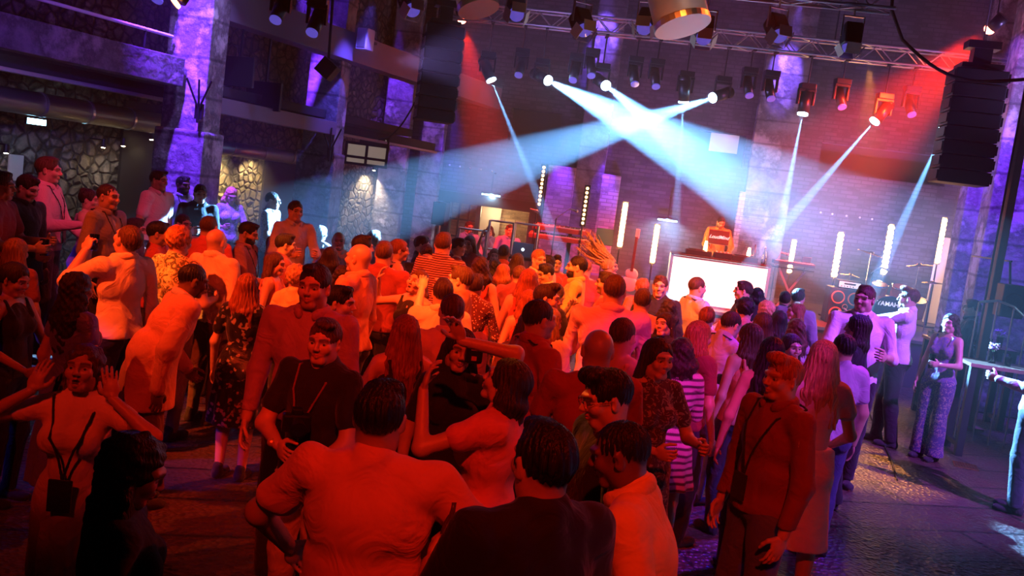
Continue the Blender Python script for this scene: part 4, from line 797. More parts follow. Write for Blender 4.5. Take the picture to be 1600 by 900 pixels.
def link_mesh(name, parts, m, parent=None, col=None, smooth=True):
    parts = [p for p in parts if len(p[0])]
    if not parts: return None
    off = 0; V = []; F = []
    for v, f in parts: V.append(v); F.append(f+off); off += len(v)
    V = np.concatenate(V); F = np.concatenate(F)
    me = bpy.data.meshes.new(name)
    me.vertices.add(len(V)); me.vertices.foreach_set('co', V.astype(np.float32).ravel())
    me.loops.add(F.size); me.loops.foreach_set('vertex_index', F.astype(np.int32).ravel())
    me.polygons.add(len(F)); me.polygons.foreach_set('loop_start', np.arange(0, F.size, 4, dtype=np.int32))
    me.polygons.foreach_set('use_smooth', np.full(len(F), smooth))
    me.update(calc_edges=True)
    if col is not None:
        at = me.color_attributes.new('Col', 'FLOAT_COLOR', 'POINT')
        at.data.foreach_set('color', np.concatenate([col, np.ones((len(V),1))], 1).astype(np.float32).ravel())
    me.materials.append(m)
    o = bpy.data.objects.new(name, me); LINK(o)
    if parent: o.parent = parent
    return o
def rot(ax, deg):
    a = math.radians(deg); c, s = math.cos(a), math.sin(a)
    return np.array({'x': [[1,0,0],[0,c,-s],[0,s,c]], 'y': [[c,0,s],[0,1,0],[-s,0,c]], 'z': [[c,-s,0],[s,c,0],[0,0,1]]}[ax])
def unit(v):
    v = np.array(v, float); return v/(np.linalg.norm(v)+1e-9)
def fold_noise(seed, amp, sc=(9, 9, 5)):
    r = random.Random(seed); W = []
    for i in range(5):
        W.append((unit([r.gauss(0,1), r.gauss(0,1), r.gauss(0,.8)]), r.uniform(0, 6), r.uniform(.7, 1.9)))
    def f(P):
        x, y, z = P; t = 0
        for w, ph, q in W:
            u = (x*w[0]*sc[0] + y*w[1]*sc[1] + z*w[2]*sc[2])*2.2*q
            t = t + np.sin(u + ph + 1.3*np.sin(u*.37*q + x*7 + z*9 + ph*2))/len(W)
        return t*amp*1.6
    return f
SKINS = {'l': (.62,.38,.27), 'm': (.48,.28,.18), 'd': (.17,.085,.05)}
HAIRS = {'black': (.012,.010,.010), 'dark': (.035,.020,.014), 'brown': (.09,.045,.022), 'red': (.26,.085,.03), 'ginger': (.42,.15,.045),
         'blond': (.62,.40,.18), 'white': (.75,.70,.62), 'grey': (.25,.23,.21)}
ARMS = {'d': ((.150,.02,.475), (.6,-1,-.1)), 'b': ((.085,.185,.665), (.6,-.5,-1)), 'w': ((.105,.16,.59), (.7,-.6,-.6)),
        'c': ((.01,.135,.64), (.8,-.1,-.8)), 'h': ((.095,.075,.905), (1,.25,.0)), 'm': ((.050,.150,.845), (.7,.15,-1)),
        'u': ((.15,.12,1.08), (1,.1,-.3)), 'f': ((.08,.30,.76), (.5,-.1,-1)), 's': ((.30,.08,.66), (.2,-1,-.3)),
        'k': ((.135,.03,.52), (1,-.9,.1)), 'v': ((.19,.15,.57), (1,-.45,.0)), 'x': ((-.07,.13,.68), (.8,.1,-.8))}
def person(pos, H, face, sp, label, group=None):
    """sp: dict  sex m/f, skin, hair style, hc colour, top, tc, bot, bc, arms 'xy', lean, tilt, hy, hp, hr, beard, extras"""
    g_ = sp.get
    root = bpy.data.objects.new('person', None); LINK(root)
    root.location = pos; root.rotation_euler = (0, 0, math.radians(-face)); root.empty_display_size = .2
    root['label'] = label; root['category'] = 'person'
    if group: root['group'] = group
    dist = math.hypot(pos[0], pos[1])
    near = dist < 4.6; mid = dist < 8.2
    hb = .0095 if near else (.012 if mid else .0155)
    hd = .0034 if near else (.0050 if mid else .0072)
    hh = .0038 if near else (.0046 if mid else .0062)
    fem = g_('sex', 'm') == 'f'; W = g_('w', 1.0)*(0.9 if fem else 1.0)
    seed = int(abs(pos[0]*97 + pos[1]*131)*10) % 99991
    hx = .052 if fem else .05
    # ---- skeleton
    hip = np.array([0, 0, .525*H]); RL = rot('z', g_('tw', 0)) @ rot('x', -g_('lean', 0)) @ rot('y', g_('tilt', 0))
    T = lambda p: hip + RL @ (np.array(p, float)*H - hip)
    sw = (.092 if fem else .106)*W
    sh = {1: T((sw, -.005, .812)), -1: T((-sw, -.005, .812))}
    st = g_('stance', .055); fw = g_('step', 0)
    ank = {1: np.array([st*H, fw*H*.5, .045*H]), -1: np.array([-st*H, -fw*H*.5, .045*H])}
    hipj = {s: np.array([s*hx*H, 0, .505*H]) for s in (1, -1)}
    knee = {s: (ank[s]+hipj[s])/2 + np.array([s*.004, .018, .01])*H for s in (1, -1)}
    neck = T((0, -.012, .835)); crown_dir = RL @ np.array([0, .05, 1])
    RH = rot('z', -g_('hy', 0)) @ rot('z', g_('tw', 0)) @ rot('x', g_('hp', 0) - .6*g_('lean', 0)) @ rot('y', g_('hr', 0) + .5*g_('tilt', 0))
    hs = H*.1315/.232*g_('hsz', 1)                       # head scale (head drawn 0.232 m tall)
    hc = neck + unit(crown_dir)*.050*H + RH @ np.array([0, .012, .052])*hs
    HP = lambda p: hc + RH @ (np.array(p, float)*hs)
    # ---- torso primitives
    fat = g_('fat', 1.0)
    R3 = RL
    def tors(g=0, hem=None):
        P = []
        P.append(Ell(T((0, -.006, .735)), np.array([(.088 if fem else .098)*W, .062*fat, .098])*H + g, R3))
        P.append(Ell(T((0, 0, .635)), np.array([(.070 if fem else .082)*W*fat, .056*fat, .085])*H + g, R3))
        P.append(Cone(T((-sw*.80, -.008, .800)), T((sw*.80, -.008, .800)), .036*H+g, .036*H+g))
        if fem:
            for s in (1, -1): P.append(Ell(T((s*.040, .044, .732)), np.array([.032, .028, .034])*H + g, R3))
        return P
    def pelv(g=0):
        P = [Ell((0, -.004*H, .540*H), np.array([(.096 if fem else .088)*W, .064*fat, .068])*H + g)]
        for s in (1, -1): P.append(Ell((s*.042*H, -.032*H, .520*H), np.array([.044, .046, .05])*H + g))
        return P
    def legs(g=0, upto=1.0, flare=0.0):
        P = []
        for s in (1, -1):
            k, a = knee[s], ank[s]
            P.append(Cone(hipj[s], k, .053*H*(.5+.5*fat)+g, .034*H+g))
            if upto > .5:
                a2 = k + (a-k)*min(1, (upto-.5)*2)
                P.append(Cone(k, a2, .034*H+g, (.034-.013*min(1, (upto-.5)*2))*H+g+flare))
                P.append(Ell(k+(a-k)*.3+np.array([0, -.010*H, 0]), np.array([.026, .028, .07])*H+g))
        return P
    neckp = Cone(neck - unit(crown_dir)*.03*H, HP((0, -.022, -.045)), (.029 if fem else .036)*H, (.028 if fem else .034)*H); neckp.k = .03
    trap = Cone(T((-.05, -.015, .822)), T((.05, -.015, .822)), .030*H, .030*H)
    # ---- arms
    L1, L2 = .170*H, .150*H
    arms = {}
    A = g_('arms', 'dd')
    for s, key in ((1, A[0]), (-1, A[1])):
        tgt, pole = (ARMS[key] if isinstance(key, str) else key)
        if isinstance(key, str): r_ = random.Random(seed+s); tgt = (tgt[0]+r_.uniform(-.012,.012), tgt[1]+r_.uniform(-.015,.015), tgt[2]+r_.uniform(-.012,.012))
        w = T((s*tgt[0], tgt[1], tgt[2])); pd = RL @ unit((s*pole[0], pole[1], pole[2]))
        S = sh[s]; v = w-S; D = np.linalg.norm(v); D2 = min(D, (L1+L2)*.985); v = v/D; w = S+v*D2
        a = (L1*L1-L2*L2+D2*D2)/(2*D2); hgt = math.sqrt(max(L1*L1-a*a, 0)); pd = unit(pd - v*(pd@v))
        e = S + v*a + pd*hgt
        arms[s] = (S, e, w)
    def armp(s, g=0, frac=2.0):
        S, e, w = arms[s]; th = .9 if fem else 1.08; P = []
        if frac <= 1:
            P.append(Cone(S, S+(e-S)*frac, .028*H*th+g, (.028-.005*frac)*H*th+g))
        else:
            P.append(Cone(S, e, .0275*H*th+g, .0230*H*th+g))
            f = frac-1; P.append(Cone(e, e+(w-e)*f, .0235*H*th+g, (.0235-.0085*f)*H*th+g))
        return P
    skin = SKINS[g_('skin', 'l')]; skn = np.array(skin)
    hairc = np.array(HAIRS[g_('hc', 'dark')])
    # ---- hands
    hand_parts = []; hand_frames = {}
    HS = H/1.78*(.93 if fem else 1.03)
    curls = g_('curl', (None, None))
    for n_, s in enumerate((1, -1)):
        S, e, w = arms[s]; key = A[n_]
        d_ = unit(w-e)
        ctr = hc if w[2] > .80*H else np.array([0, 0, w[2]])
        if key in ('b', 'w', 'm', 'f'): ctr = w + RL @ np.array([-s, 0.15, .1])
        pn = ctr - w; pn = unit(pn - d_*(pn@d_))
        if key in ('d', 'k'): d_ = unit(d_ + np.array([0, .12, -.1]))
        if w[2] > .84*H and key != 'u': d_ = unit(d_*.35 + np.array([0, 0, .9]) + pn*.25); pn = unit(pn - d_*(pn@d_))
        sd = np.cross(d_, pn)               # towards thumb or little finger
        up = RL @ np.array([0, .55, .85]) if key in ('b', 'w', 'm', 'f') else np.array([0, 1, .25])
        th = 1 if sd @ up > 0 else -1
        sd = sd*th                          # sd points to the thumb side
        cu = curls[n_] if curls[n_] is not None else {'d': 22, 'k': 30, 'b': 52, 'w': 50, 'm': 52, 'h': 10, 'u': 16, 'f': 40, 's': 20, 'v': 25, 'c': 25, 'x': 25}.get(key if isinstance(key, str) else 'd', 22)
        pl = w + d_*.050*HS
        pr = [Cone(w-unit(w-e)*.025*HS, w+d_*.012*HS, .0205*HS, .0205*HS)]
        Rm = np.stack([sd, d_, pn], 1)
        pr.append(Ell(pl, np.array([.041, .052, .016])*HS, Rm))
        for q, (o_, ln, r_) in enumerate(((.030, .074, .0088), (.0105, .083, .0092), (-.0095, .077, .0088), (-.0285, .060, .0078))):
            b0 = w + d_*(.088 if q < 3 else .080)*HS + sd*o_*HS; dd = unit(d_ + sd*o_*2.2)
            ang = math.radians(cu*(1+.08*q)); segs = [.46, .31, .23]
            P0 = b0; a_ = ang*.55
            for q2, sg in enumerate(segs):
                dv = dd*math.cos(a_) + pn*math.sin(a_)
                P1 = P0 + dv*ln*sg*HS*1.05
                c_ = Cone(P0, P1, (r_-.0007*q2)*HS, (r_-.0007*(q2+1))*HS); c_.k = .004; pr.append(c_)
                P0 = P1; a_ += ang
        t0 = w + d_*.026*HS + sd*.026*HS; ta = math.radians(38)
        t1 = t0 + (d_*.6 + sd*.65 + pn*.35)*.040*HS; t2 = t1 + (d_*.85 + sd*.25 + pn*(.35+cu/90))*.030*HS; t3 = t2 + (d_*.9 + pn*(.3+cu/70) - sd*.05)*.024*HS
        for a_, b_, r1, r2 in ((t0, t1, .014, .0115), (t1, t2, .011, .0098), (t2, t3, .0098, .0085)):
            c_ = Cone(a_, b_, r1*HS, r2*HS); c_.k = .006; pr.append(c_)
        hand_parts.append(mesh_sdf(pr, hh, .010))
        hand_frames[s] = (w, d_, pn, sd, HS)
    # ---- head
    jw = .92 if fem else 1.0
    mo = g_('mouth', 0)
    hp_ = [Ell(HP((0, -.014, .028)), np.array([.0745, .092, .084])*hs, RH),
           Ell(HP((0, .020, -.026)), np.array([.0585*jw, .066, .078])*hs, RH),
           Cone(HP((-.018*jw, .060, -.086)), HP((.018*jw, .060, -.086)), .020*hs, .020*hs)]
    for s in (1, -1):
        hp_.append(Ell(HP((s*.048*jw, .004, -.056)), np.array([.020, .034, .036])*hs, RH))
        hp_.append(Ell(HP((s*.036, .060, -.020)), np.array([.026, .024, .028])*hs, RH))
        hp_.append(Cone(HP((s*.012, .084 if fem else .087, .027)), HP((s*.046, .068, .026)), .0115*hs, .010*hs))
        c_ = Ell(HP((s*.0775, -.008, -.004)), np.array([.0085, .019, .032])*hs, RH @ rot('z', s*-22)); c_.k = .006; hp_.append(c_)
        c_ = Ell(HP((s*.0115, .0945, -.0255)), np.array([.0075, .010, .0075])*hs, RH); c_.k = .006; hp_.append(c_)
    c_ = Cone(HP((0, .081, .018)), HP((0, .1015 if fem else .105, -.020)), .0080*hs, (.0095 if fem else .0110)*hs); c_.k = .010; hp_.append(c_)
    md = .016 if mo else 0
    for zz, yy, r_ in ((-.049, .0865, .0078), (-.0615-md, .0835, .0092)):
        for s in (1, -1):
            c_ = Cone(HP((0, yy, zz)), HP((s*.023, yy-.014, -.054-md*.5)), r_*hs, .0045*hs); c_.k = .006; hp_.append(c_)
    hp_.append(neckp)
    subs = []
    for s in (1, -1):
        c_ = Ell(HP((s*.0325, .088, .003)), np.array([.0160, .0150, .0088])*hs, RH); c_.k = .009; subs.append(c_)
        c_ = Ell(HP((s*.085, .002, -.004)), np.array([.006, .008, .014])*hs, RH); c_.k = .005; subs.append(c_)
    c_ = Cone(HP((-.019, .089, -.0550-md*.4)), HP((.019, .089, -.0550-md*.4)), (.0022+.5*md)*hs, (.0022+.5*md)*hs); c_.k = .004; subs.append(c_)
    hm = mesh_sdf(hp_, hd, .016, subs)
    # ---- limbs + torso body
    bp = tors(-.004) + pelv(-.006) + legs() + [neckp, trap] + armp(1) + armp(-1)
    if fem: pass
    for s in (1, -1):
        f0 = ank[s]; bp.append(Cone(f0+np.array([0, -.02, -.03])*H*.9, f0+np.array([0, .085, -.036])*H, .020*H, .013*H))
    bm_ = mesh_sdf(bp, hb, .024)
    V = np.concatenate([bm_[0], hm[0], hand_parts[0][0], hand_parts[1][0]])
    C_ = np.tile(skn, (len(V), 1))
    n0, n1 = len(bm_[0]), len(bm_[0])+len(hm[0])
    q = ((hm[0]-hc) @ RH)/hs; x, y, z = q[:, 0], q[:, 1], q[:, 2]; c = C_[n0:n1]
    def mixc(mask, colr, a): c[:] = c*(1-(mask*a)[:, None]) + np.array(colr)*(mask*a)[:, None]
    fr = np.clip((y-.04)/.02, 0, 1)
    lip = fr*np.clip(1.2-np.abs(z+.055+md*.4)/(.0105+md*.6), 0, 1)*np.clip(1.3-np.abs(x)/.024, 0, 1)
    mixc(np.clip(lip*2, 0, 1), (skn[0]*.85, skn[1]*.42, skn[2]*.42), .8)
    if mo: mixc(((np.abs(z+.062) < .009) & (np.abs(x) < .017) & (y > .05) & (y < .088)).astype(float), (.03,.01,.01), .95)
    brow = fr*np.clip(1.3-np.abs(z-.0285+.12*np.abs(np.abs(x)-.032))/.0062, 0, 1)*((np.abs(x) > .012) & (np.abs(x) < .053))
    mixc(np.clip(brow*1.6, 0, 1), hairc*.8, .85)
    if not near:
        eye = fr*np.clip(1.4-np.hypot((np.abs(x)-.0325)/.016, (z-.004)/.0065), 0, 1)
        mixc(np.clip(eye*1.5, 0, 1), (.05,.035,.03), .9)
    bd = g_('beard', 0)
    if bd:
        be = np.clip((-.046-z+np.clip(np.abs(x)-.030, 0, 1)*.75-np.clip(.035-np.abs(x), 0, 1)*-.35)/.014, 0, 1)*np.clip((y-.005)/.02, 0, 1)*(1-np.clip(lip*2, 0, 1))*np.clip((z+.135)/.02, 0, 1)
        be = be*np.clip(1.2-fr*np.clip(1-np.abs(z+.038)/.006, 0, 1)*np.clip(1-np.hypot(x/.012, (z+.030)/.01), 0, 1), 0, 1)
        mixc(be, hairc*.7+skn*.3*(bd < 1), min(1, bd*.65))
    hst = g_('hair', 'short')
    if hst in ('buzz', 'bald', 'short', 'quiff', 'fade'):
        sc_ = np.clip((z - (.045 + np.clip(y, -.02, .06)*.55) + np.clip(-y, 0, .08)*.95)/.012, 0, 1)
        mixc(sc_, hairc, {'buzz': .85, 'bald': .12, 'short': .9, 'quiff': .9, 'fade': .8}[hst])
    body_o = link_mesh('body', [bm_, hm, hand_parts[0], hand_parts[1]], M_SKIN, root, C_)
    if near or (mid and g_('eyes', 1)):
        for s in (1, -1):
            sph = mesh_sdf([Ell((0,0,0), (.0118, .0118, .0118))], .0020, 0)
            v = sph[0]; cc = np.tile(np.array((.42,.38,.35)), (len(v), 1)); fr_ = v[:, 1]/.0118
            cc[fr_ > .84] = (.10,.055,.03); cc[fr_ > .955] = (.005,.005,.005)
            vv = HP((s*.0315, .0688, .0030)) + (v @ RH.T)*hs
            link_mesh('eye', [(vv, sph[1])], M_EYE, body_o, cc)
    # ---- hair
    hr = random.Random(seed+5)
    if hst != 'bald':
        cap = {'buzz': (.0760, .0940, .0860, .030), 'fade': (.0775, .0970, .0900, .034), 'short': (.0790, .1000, .0920, .034), 'quiff': (.0785, .0990, .0900, .034)}.get(hst, (.084, .105, .094, .034))
        ad = [Ell(HP((0, -.017, cap[3])), np.array(cap[:3])*hs, RH)]
        hl_ = hr.uniform(-.006, .008)
        sb = [Ell(HP((0, .102, -.020)), np.array([.068, .060, .094+hl_])*hs, RH)]
        amp = .0024; curly = 'curl' in hst; fr_ = 34
        if hst in ('buzz', 'fade', 'short', 'quiff'):
            for s in (1, -1): sb.append(Ell(HP((s*.088, .034, -.040)), np.array([.040, .062, .060])*hs, RH)); sb.append(Ell(HP((s*.070, .075, .065)), np.array([.026, .034, .030])*hs, RH))
            sb.append(Ell(HP((0, -.02, -.112)), np.array([.12, .13, .090])*hs, RH))
        if hst == 'short':
            for i in range(5):
                u_ = hr.uniform(-.035, .035); ad.append(Ell(HP((u_, hr.uniform(.0, .055), .098+hr.uniform(-.004, .006))), np.array([.028, .034, .018])*hs, RH))
        if hst == 'quiff':
            ad += [Ell(HP((0, .045, .105)), np.array([.055, .052, .036])*hs, RH), Ell(HP((.01, .070, .110)), np.array([.042, .030, .026])*hs, RH)]
        if hst in ('long', 'longcurl', 'veil', 'pony', 'bun', 'bob', 'bobcurl'):
            for s in (1, -1):
                sb.append(Ell(HP((s*.028, .108, .000)), np.array([.042, .052, .092])*hs, RH)); sb.append(Ell(HP((s*.012, .085, -.105)), np.array([.052, .075, .12])*hs, RH))
                if hst in ('pony', 'bun'): sb.append(Ell(HP((s*.082, .015, -.045)), np.array([.035, .045, .055])*hs, RH))
        if hst in ('pony', 'bun'): sb.append(Ell(HP((0, -.04, -.125)), np.array([.12, .10, .075])*hs, RH))
        gr = np.array([0, 0, -1.0]); bk = RH @ np.array([0, -1, 0]); rt = RH @ np.array([1, 0, 0])
        def curtain(L, wd, n=9, full=1.0):
            for i in range(n):
                t = i/(n-1)*2-1; a = t*1.50
                p0 = HP((math.sin(a)*.070, -.012-math.cos(a)*.070, .0))
                dwn = unit(gr + bk*.10 + rt*math.sin(a)*.10)
                ln = L*(1-.22*abs(t))*hr.uniform(.88, 1.08)
                p1 = p0 + dwn*ln*.5*hs/1 + rt*math.sin(a)*.02*hs; p2 = p1 + unit(gr + rt*hr.uniform(-.2,.2) + bk*hr.uniform(-.1,.1))*ln*.5*hs
                ad.append(Cone(p0, p1, .026*full*hs, .025*full*wd*hs)); ad.append(Cone(p1, p2, .025*full*wd*hs, .009*wd*hs))
        if hst in ('long', 'longcurl'): curtain(g_('hl', .34), 1.0 if hst == 'long' else 1.5, 9)
        if hst in ('bob', 'bobcurl'): curtain(g_('hl', .15), 1.2 if hst == 'bob' else 1.7, 9)
        if hst == 'curl': ad = [Ell(HP((0, -.015, .042)), np.array([.094, .112, .102])*hs, RH)]
        if hst == 'bun': ad.append(Ell(HP((0, -.075, .10)), np.array([.035, .035, .033])*hs, RH))
        if hst == 'pony':
            p = HP((0, -.105, .045)); ad += [Ell(p, np.array([.022, .022, .022])*hs, RH), Cone(p, p+unit(bk*.6+gr)*.10*hs, .024*hs, .028*hs), Cone(p+unit(bk*.6+gr)*.10*hs, p+unit(bk*.35+gr)*.26*hs, .028*hs, .008*hs)]
        if hst == 'fly':
            for i in range(95):
                u_ = hr.uniform(-1, 1); p0 = HP((hr.uniform(-.05,.05), hr.uniform(-.08, .05), hr.uniform(.0, .11)))
                dv = unit(bk*1.0 + np.array([0, 0, .75+u_*.55]) + rt*hr.uniform(-.4, .4)); Ln = hr.uniform(.26, .52)
                m_ = p0 + dv*Ln*.55*hs; e_ = m_ + unit(dv + np.array([0,0,.25]))*Ln*.45*hs
                ad.append(Cone(p0, m_, .015*hs, .0075*hs)); ad.append(Cone(m_, e_, .0075*hs, .003*hs))
        if curly: amp = .0075
        def hdisp(P, amp=amp, curly=curly):
            x, y, z = P[0]-hc[0], P[1]-hc[1], P[2]-hc[2]
            if curly:
                f = 62/hs
                return amp*(np.sin(x*f+3*np.sin(z*f*.31))*np.sin(y*f*1.1+z*20)*np.sin(z*f*.9+x*17)+.4*np.sin(x*f*1.9+y*31)*np.sin(z*f*2.1))
            an = np.arctan2(x, -y+1e-4)
            return amp*(np.sin(an*24+np.sin(z*22+x*18)*2.4)*.8 + np.sin(an*57+np.sin(z*31)*2)*.55 + .5*np.sin(x*210+y*90)*np.sin(y*190-z*60))
        hmesh = mesh_sdf(ad, hd*1.1 if hst != 'fly' else hd*.9, .018 if hst != 'fly' else .006, sb if hst != 'fly' else sb[:1], .010, hdisp)
        link_mesh('hair', [hmesh], hair_mat(g_('hc', 'dark')), root)
    if bd > 1:
        ad = [Ell(HP((0, .030, -.070)), np.array([.061, .062, .054])*hs, RH)]
        sb = [Ell(HP((0, .095, -.020)), np.array([.052, .036, .040])*hs, RH), Ell(HP((0, .03, .02)), np.array([.11, .12, .072])*hs, RH)]
        link_mesh('beard', [mesh_sdf(ad, hd, .01, sb, .008)], hair_mat(g_('hc', 'dark')), root)
    # ---- clothes
    top = g_('top', 'tee'); tc = g_('tc', (.5,.5,.5)); ga = .006 if not fem else .004
    fn = fold_noise(seed, .0085 if top not in ('tank', 'halter') else .0025)
    tp = []
    if top:
        loose = g_('loose', 0)
        if top in ('tee', 'shirt', 'rolled', 'polo', 'blazer', 'blouse', 'jacket', 'cap'):
            tp += tors(ga+.006+loose) + [Cone(T((-.050, -.016, .819)), T((.050, -.016, .819)), .033*H+ga, .033*H+ga), Cone(T((0, -.022, .80)), T((0, -.020, .846)), .047*H, .041*H)]
            if top == 'blazer': tp.append(Cone(T((0, -.012, .60)), hip + np.array([0, -.02, (g_('hem', .455)-.06)*H-.525*H]), .108*H, .126*H, np.array([0., 1, 0]), .88))
            fr_ = {'tee': .62, 'polo': .62, 'cap': .42, 'rolled': 1.2, 'shirt': 1.97, 'blazer': 1.97, 'jacket': 1.97, 'blouse': 1.5}[top]
            for s in (1, -1):
                a_ = armp(s, ga+.005+loose*.6, fr_)
                if top in ('tee', 'polo', 'cap', 'blouse'): a_[-1].rb += .006
                tp += a_
        elif top == 'off':       # wide off-shoulder draped sleeves
            tp += tors(ga+.010)
            for s in (1, -1):
                a_ = armp(s, ga+.030, .85); a_[0].rb += .022; tp += a_
        elif top in ('tank', 'halter'):
            tp += [p_ for p_ in tors(ga+.002) if not isinstance(p_, Cone)]
        hem = g_('hem', .535 if top not in ('blazer',) else .455)
        wv = (.092 if fem else .090)*W
        if hem < .60 and top != 'crop':
            if g_('lean', 0) > 12:
                tp.append(Ell(T((0, -.01, .58)), np.array([wv*1.05, .062*fat, .07])*H+ga+loose, R3))
            for i in range(4):
                zz = .60 + (hem-.60)*i/3.0
                tp.append(Ell((0, -.006*H, zz*H), np.array([wv+.010*i/3, .060*fat+.006*i/3, .045])*H+ga+loose, None))
        if g_('hem', .535) < .56 or top == 'blazer': tp += pelv(.017)
        clipf = None
        botc = (hem-.012)*H
        def clipf(P, botc=botc): return (botc - P[2]) + 0*P[0] + 0*P[1]
        nk = Cone(HP((0, -.02, -.05)), neck, .034*H, .040*H if top != 'tank' else .05*H)
        sb = []
        if top in ('tee', 'blouse', 'off', 'cap', 'jacket', 'blazer'):
            sb.append(Ell(T((0, .046, .868)), np.array([.038, .040, .034])*H, R3))
        if g_('vneck', 0) or top in ('tank', 'halter', 'blazer', 'jacket'): sb.append(Ell(T((0, .085, .835)), np.array([.036, .05, .085])*H, R3))
        if top in ('tank', 'halter'):
            for s in (1, -1): 
                for c_ in (Cone(T((s*.050, .052, .775)), T((s*.058, .012, .832)), .010*H, .009*H), Cone(T((s*.058, .012, .832)), T((s*.056, -.050, .822)), .009*H, .009*H), Cone(T((s*.056, -.050, .822)), T((s*.050, -.062, .77)), .009*H, .009*H)): c_.k = .008; tp.append(c_)
        nm = {'tee': 't_shirt', 'rolled': 'shirt', 'polo': 'polo_shirt', 'cap': 'top', 'off': 'blouse', 'tank': 'tank_top', 'halter': 'top'}.get(top, top)
        dress = g_('bot') == 'dress'
        if dress: nm = 'dress'; hem2 = g_('dl', .27); clipf = None
        if dress:
            sk = g_('flare', .045)
            tp += pelv(.012) + [Cone((0, -.004*H, .56*H), (0, -.004*H, (hem2-.06)*H), .094*H+ga, (.094+sk)*H+ga, np.array([0., 1, 0]), .74)]
            def clipf(P, hz=hem2*H): return (hz-P[2]) + 0*P[0] + 0*P[1]
            def fn(P, f0=fn):
                an = np.arctan2(P[0], P[1]+1e-4); return f0(P) + np.clip((.55*H-P[2])*.03, 0, .008)*np.sin(an*11+P[2]*3)
        tm = mesh_sdf(tp, hb*.9, .022, sb, .010, fn, clipf)
        top_o = link_mesh(nm, [tm], cloth_mat(tc, g_('pat')), root)
        if top in ('shirt', 'rolled', 'polo', 'jacket', 'blazer'):
            cb = neck + unit(crown_dir)*.008*H; n_ = 26; parts = []
            for i in range(n_):
                a0 = -2.55+5.1*i/(n_-1); rr = .043*H if not fem else .037*H
                parts.append(cb + RL @ (np.array([math.sin(a0)*rr, -math.cos(a0)*rr*1.08+.004*H, .010*H - .016*H*(abs(a0)/2.55)**2])))
            cn = [Cone(parts[i], parts[i+1], .0095*H, .0095*H, unit(RL @ np.array([0,0,1.])), 1.55) for i in range(n_-1)]
            link_mesh('collar', [mesh_sdf(cn, max(hd, .005), .006)], cloth_mat(tc if top != 'blazer' else g_('cc', tc), g_('pat') if top != 'blazer' else None), top_o)
    bot = g_('bot', 'jeans'); bc = g_('bc', (.03,.035,.06))
    if bot in ('jeans', 'trousers', 'wide'):
        fl = {'jeans': .002, 'trousers': .012, 'wide': .05}[bot]
        bt = pelv(.010) + legs(.009 if bot == 'jeans' else .016, 1.0, fl) + [Ell((0, 0, .59*H), np.array([.083*W, .058*fat, .035])*H+.008)]
        link_mesh('jeans' if bot == 'jeans' else 'trousers', [mesh_sdf(bt, hb, .02, (), .01, fold_noise(seed+9, .0055, (9,9,8)), lambda P: np.maximum((.035*H-P[2]), P[2]-(.600 if g_('tuck') else .560)*H)+0*P[0]+0*P[1])], cloth_mat(bc, g_('bpat')), root)
    elif bot == 'shorts':
        bt = pelv(.012) + legs(.018, .5) + [Ell((0, 0, .59*H), np.array([.083*W, .058*fat, .035])*H+.008)]
        link_mesh('shorts', [mesh_sdf(bt, hb, .02, (), .01, fold_noise(seed+9, .005), lambda P: np.maximum((.30*H-P[2]), P[2]-.605*H)+0*P[0]+0*P[1])], cloth_mat(bc), root)
    elif bot == 'skirt':
        hz = g_('dl', .30); sk = g_('flare', .03)
        bt = pelv(.014) + [Cone((0, -.004*H, .58*H), (0, -.004*H, (hz-.06)*H), .086*H+.008, (.092+sk)*H+.008, np.array([0., 1, 0]), .74)]
        link_mesh('skirt', [mesh_sdf(bt, hb, .02, (), .01, fold_noise(seed+9, .004), lambda P: np.maximum(hz*H-P[2], P[2]-.61*H)+0*P[0]+0*P[1])], cloth_mat(bc), root)
    for s in (1, -1):
        f0 = ank[s]; sp_ = [Cone(f0+np.array([0, -.022, -.028])*H, f0+np.array([0, .075, -.032])*H, .0245*H, .0195*H), Ell(f0+np.array([0, .055, -.030])*H, np.array([.028, .045, .018])*H), Cone(f0+np.array([0, -.012, .01])*H, f0+np.array([0, -.015, -.02])*H, .024*H, .026*H)]
        link_mesh('shoe', [mesh_sdf(sp_, hb*.8, .015, clip=lambda P: (-P[2])+0*P[0]+0*P[1])], cloth_mat(g_('sc', (.02,.02,.022))), root)
    # ---- accessories worn
    if g_('lanyard'):
        cb = neck + RL @ np.array([0, 0, .0]); pts = []
        mz = .63; n_ = 40
        tcone = tors(.020) + [trap.grow(.022)]
        for i in range(n_+1):
            a0 = i/n_*2*math.pi; s_ = math.sin(a0); c_ = math.cos(a0)
            if c_ < 0: p = (s_*.050, -.035-(-c_)*.02 , .842+.012*(-c_))
            else: p = (s_*.050*(1-c_**1.3*.9), .02+.06*min(1, c_*1.6), .842-c_*(.842-mz))
            pts.append(T(p))
        # push points out to the clothing surface
        Q = []
        for p in pts:
            for _ in range(6):
                PP = tuple(np.array([[[v_]]]) for v_ in p)
                dm = min(float(t_.d(PP).ravel()[0]) for t_ in tcone)
                if dm > 0: break
                cc = T((0, -.01, (p[2]/H)*.9+.07)); v_ = p-cc; v_[2] *= .35; p = p+unit(v_)*max(.005, -dm)
            Q.append(p)
        lan_o = link_mesh('lanyard', [mesh_sdf([Cone(Q[i], Q[i+1], .0055, .0055) for i in range(n_)], max(.004, hd*.9), .004)], cloth_mat(g_('lc', (.015,.015,.02))), root)
        bq = T((0, .0, mz)); fy = Q[0]
        bd_ = fy + RL @ np.array([0, .006, -.055])
        bmm = B(); bx(bmm, tuple(bd_+RL@np.array([0,.012,0])), (.095, .010, .135), Matrix([list(r_) for r_ in RL]), .004); mk('badge', bmm, cloth_mat(g_('bdc', (.02,.02,.025))), lan_o)
